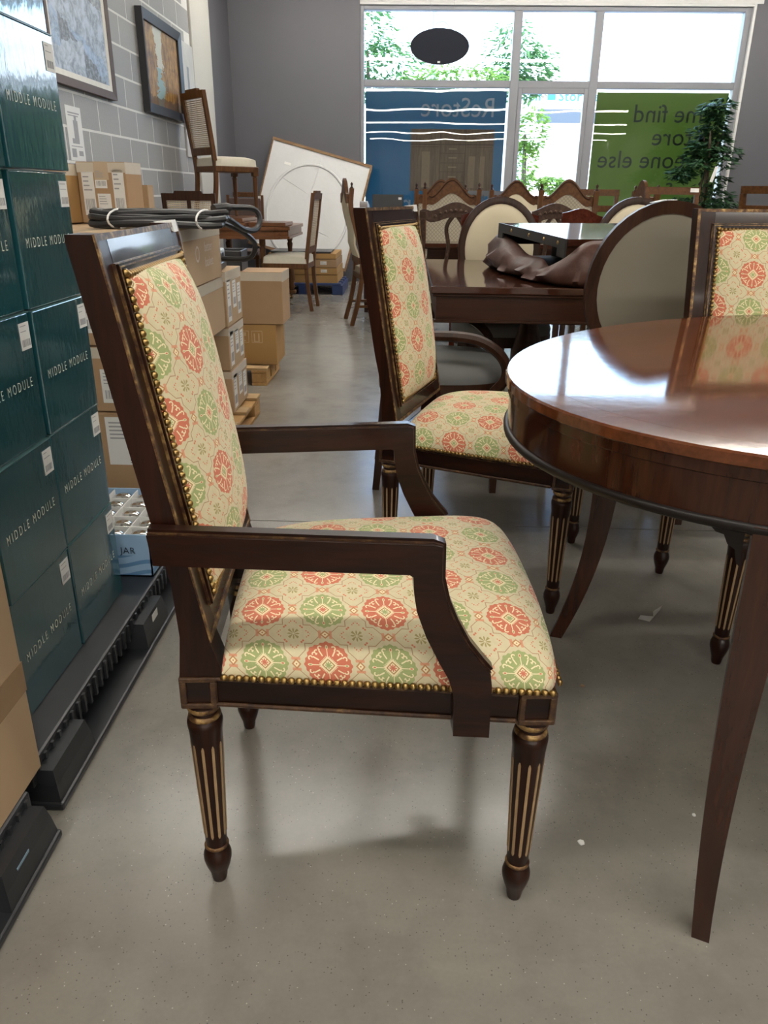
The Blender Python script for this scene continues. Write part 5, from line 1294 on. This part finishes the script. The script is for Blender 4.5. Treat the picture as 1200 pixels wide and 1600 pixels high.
def ficus():
    t = thing('potted_ficus', 'leafy green artificial ficus tree by the green window', 'plant', (3.38, 9.70, 0))
    bm = B(); lathe(bm, [(.13, 0), (.17, .02), (.20, .30), (.21, .31), (.19, .31), (.18, .27)], 20); obj('pot', bm, plain('brown_pot', (.05, .03, .02), .5), t, sharp=.8)
    bk = plain('ficus_bark', (.10, .075, .05), .8)
    for k in range(3):
        a = k*2.1; pth = smooth_path([(.03*math.cos(a), .03*math.sin(a), .25), (.05*math.cos(a+1), .05*math.sin(a+1), .7), (.04*math.cos(a+2.5), .04*math.sin(a+2.5), 1.2), (.12*math.cos(a), .12*math.sin(a), 1.75)], 4)
        bm = B(); tube(bm, pth, [.016]*(len(pth)-1)+[.006], 6); obj('trunk', bm, bk, t)
    r = random.Random(11); cs = []
    for i in range(46):
        z = r.uniform(.72, 2.02); k = 1.0 if z < 1.6 else (2.15-z)/.55; a = r.random()*6.28; R = r.uniform(.05, .36)*max(.25, k); cs.append(((R*math.cos(a), R*math.sin(a)*.8, z), (.12, .12, .085)))
    leaf_cloud('foliage', t, leaf_mat('ficus_leaf', (.008, .035, .014), (.035, .10, .035), .15, .4), cs, 3000, .085, 4)
    bm = B(); box(bm, (-.03, -.34, 1.30), (.035, .002, .16), Matrix.Rotation(.25, 3, 'Y')); o = obj('paper_tag', bm, M['sticker'], t, smooth=False)
ficus()

# ------------------------------------------------------------------ scraps on the floor
bm = B(); vs_ = [bm.verts.new(p) for p in ((0, 0, .0012), (.028, -.012, .001), (.044, .012, .004), (.012, .020, .002), (.056, .006, .026), (.072, .030, .030), (.050, .036, .006))]
bm.faces.new((vs_[0], vs_[1], vs_[2], vs_[3])); bm.faces.new((vs_[1], vs_[4], vs_[2])); bm.faces.new((vs_[4], vs_[5], vs_[6], vs_[2])); bmesh.ops.solidify(bm, geom=bm.faces[:], thickness=.0006)
o = obj('paper_scrap', bm, M['sticker'], smooth=False); o.location = (.645, 1.835, .0008); tag(o, 'folded white paper scrap on the floor under the oval table', 'scrap')
def chip(label, x, y, s, mat, k):
    bm = B(); n = 7; rr = random.Random(k); lo = [(s*rr.uniform(.6, 1)*math.cos(2*PI*i/n), s*rr.uniform(.6, 1)*math.sin(2*PI*i/n)) for i in range(n)]
    loft(bm, [[(a, b_, 0) for a, b_ in lo], [(a*.9, b_*.9, .002) for a, b_ in lo]]); o = obj('floor_debris', bm, mat, smooth=False); o.location = (x, y, .0004); tag(o, label, 'debris', 'bits of debris on the floor')
chip('white round paper chip on the floor between the armchair and the table leg', .330, 1.045, .0085, M['sticker'], 1)
chip('small tan crumb on the floor right of the armchair front corner', .43, 1.52, .006, M['card'], 2)
chip('tiny white crumb near the foot of the sabre leg', .553, 1.12, .005, M['sticker'], 3)
# ------------------------------------------------------------------ the street outside
bm = B(); bx(bm, -60, 80, 10.66, 120, -.25, -.15); o = obj('pavement_outside', bm, plain('pale_asphalt', (.34, .34, .33), .9, var=.1, scale=2), smooth=False); o['kind'] = 'structure'
def storage_building():
    t = thing('storage_building', 'white self storage building across the street with a blue-grey band', 'building', (20, 46, -.15))
    wm = plain('white_render', (.80, .80, .79), .8, var=.03, scale=1)
    bm = B(); bx(bm, -14.6, 24, -6, 10, 0, 7.2); obj('wall', bm, wm, t, smooth=False)
    bm = B(); bx(bm, -14.7, 24.1, -6.1, 10, 7.2, 7.5); obj('parapet', bm, wm, t, smooth=False)
    bm = B(); bx(bm, -14.2, 10, -6.05, -6, 4.33, 4.90); obj('blue_band', bm, plain('blue_grey_band', (.040, .055, .078), .6), t, smooth=False)
    cy = plain('cyan_sign', (.0, .12, .15), .5)
    me = text_mesh('Self', .56, lambda x, y: (x-14.93, -6.06, y+5.24), 1, 1.1, False, bold=.02); s = obj('sign_lettering', me, cy, t)
    me = text_mesh('Storage', .56, lambda x, y: (x-13.28, -6.06, y+5.24), 1, 1.1, False, bold=.02); obj('sign_lettering', me, cy, t)
    bm = B(); bx(bm, -13.78, -13.42, -6.07, -6.0, 5.27, 5.68); obj('sign_square', bm, cy, t, smooth=False)
    for i in range(5):
        bm = B(); bx(bm, -11+i*4.5, -8+i*4.5, -6.03, -6, .1, 3.0); obj('roller_door', bm, plain('pale_door', (.7, .72, .73), .5), t, smooth=False)
storage_building()
lm = leaf_mat('street_tree_leaf', (.05, .15, .055), (.13, .27, .08), .5); lm2 = leaf_mat('street_tree_leaf_light', (.09, .21, .03), (.23, .37, .06), .5)
def tree(label, x, y, blobs, n, size, seed, mat, h):
    t = thing('street_tree', label, 'tree', (x, y, -.15), 0, 'street trees outside the window')
    bm = B(); tube(bm, [(0, 0, 0), (.03, 0, h*.5), (-.02, .05, h)], [.09, .07, .03], 8); obj('trunk', bm, plain('street_bark', (.10, .08, .06), .9), t)
    leaf_cloud('foliage', t, mat, blobs, n, size, seed, .4)
tree('street tree with airy leaves in the upper left window pane, near the frame', -1.0, 20, [((-.3, 0, 4.6), (.9, .7, 1.0)), ((.4, 0, 3.9), (.9, .7, .6)), ((.1, 0, 3.4), (1.2, .6, .3))], 2600, .16, 21, lm, 4.2)
tree('bright young tree low behind the hanging oval sign', 1.0, 19, [((0, 0, 3.5), (1.3, .6, .35)), ((-.5, 0, 3.2), (.8, .5, .4))], 2000, .14, 22, lm2, 3.2)
tree('street tree behind the first mullion, right of the hanging sign', 2.35, 20, [((-.1, 0, 4.1), (.7, .6, .8)), ((.3, 0, 3.9), (.7, .5, .5)), ((0, 0, 3.5), (.8, .5, .3))], 2000, .15, 23, lm, 3.9)
tree('yellow-green tree seen through the clear middle pane', 2.42, 18, [((.1, 0, 2.5), (.35, .4, .5)), ((.0, 0, 1.8), (.3, .35, .6)), ((.6, 0, 1.45), (.30, .3, .18))], 2000, .12, 24, lm2, 2.4)
t_ = thing('lamp_post', 'grey street lamp post outside above the hanging sign', 'lamp post', (.60, 25.5, -.15))
gp = plain('galvanised', (.20, .26, .30), .5, .3)
bm = B(); tube(bm, [(0, 0, 0), (0, 0, 6.5)], [.10, .06], 10); obj('post', bm, gp, t_)
bm = B(); tube(bm, smooth_path([(0, 0, 5.7), (.3, 0, 5.75), (.6, 0, 5.4)], 4), .03, 6); obj('bracket', bm, gp, t_)
bm = B(); box(bm, (.62, 0, 5.36), (.3, .14, .08), bev=.02); obj('lantern', bm, gp, t_, smooth=False)
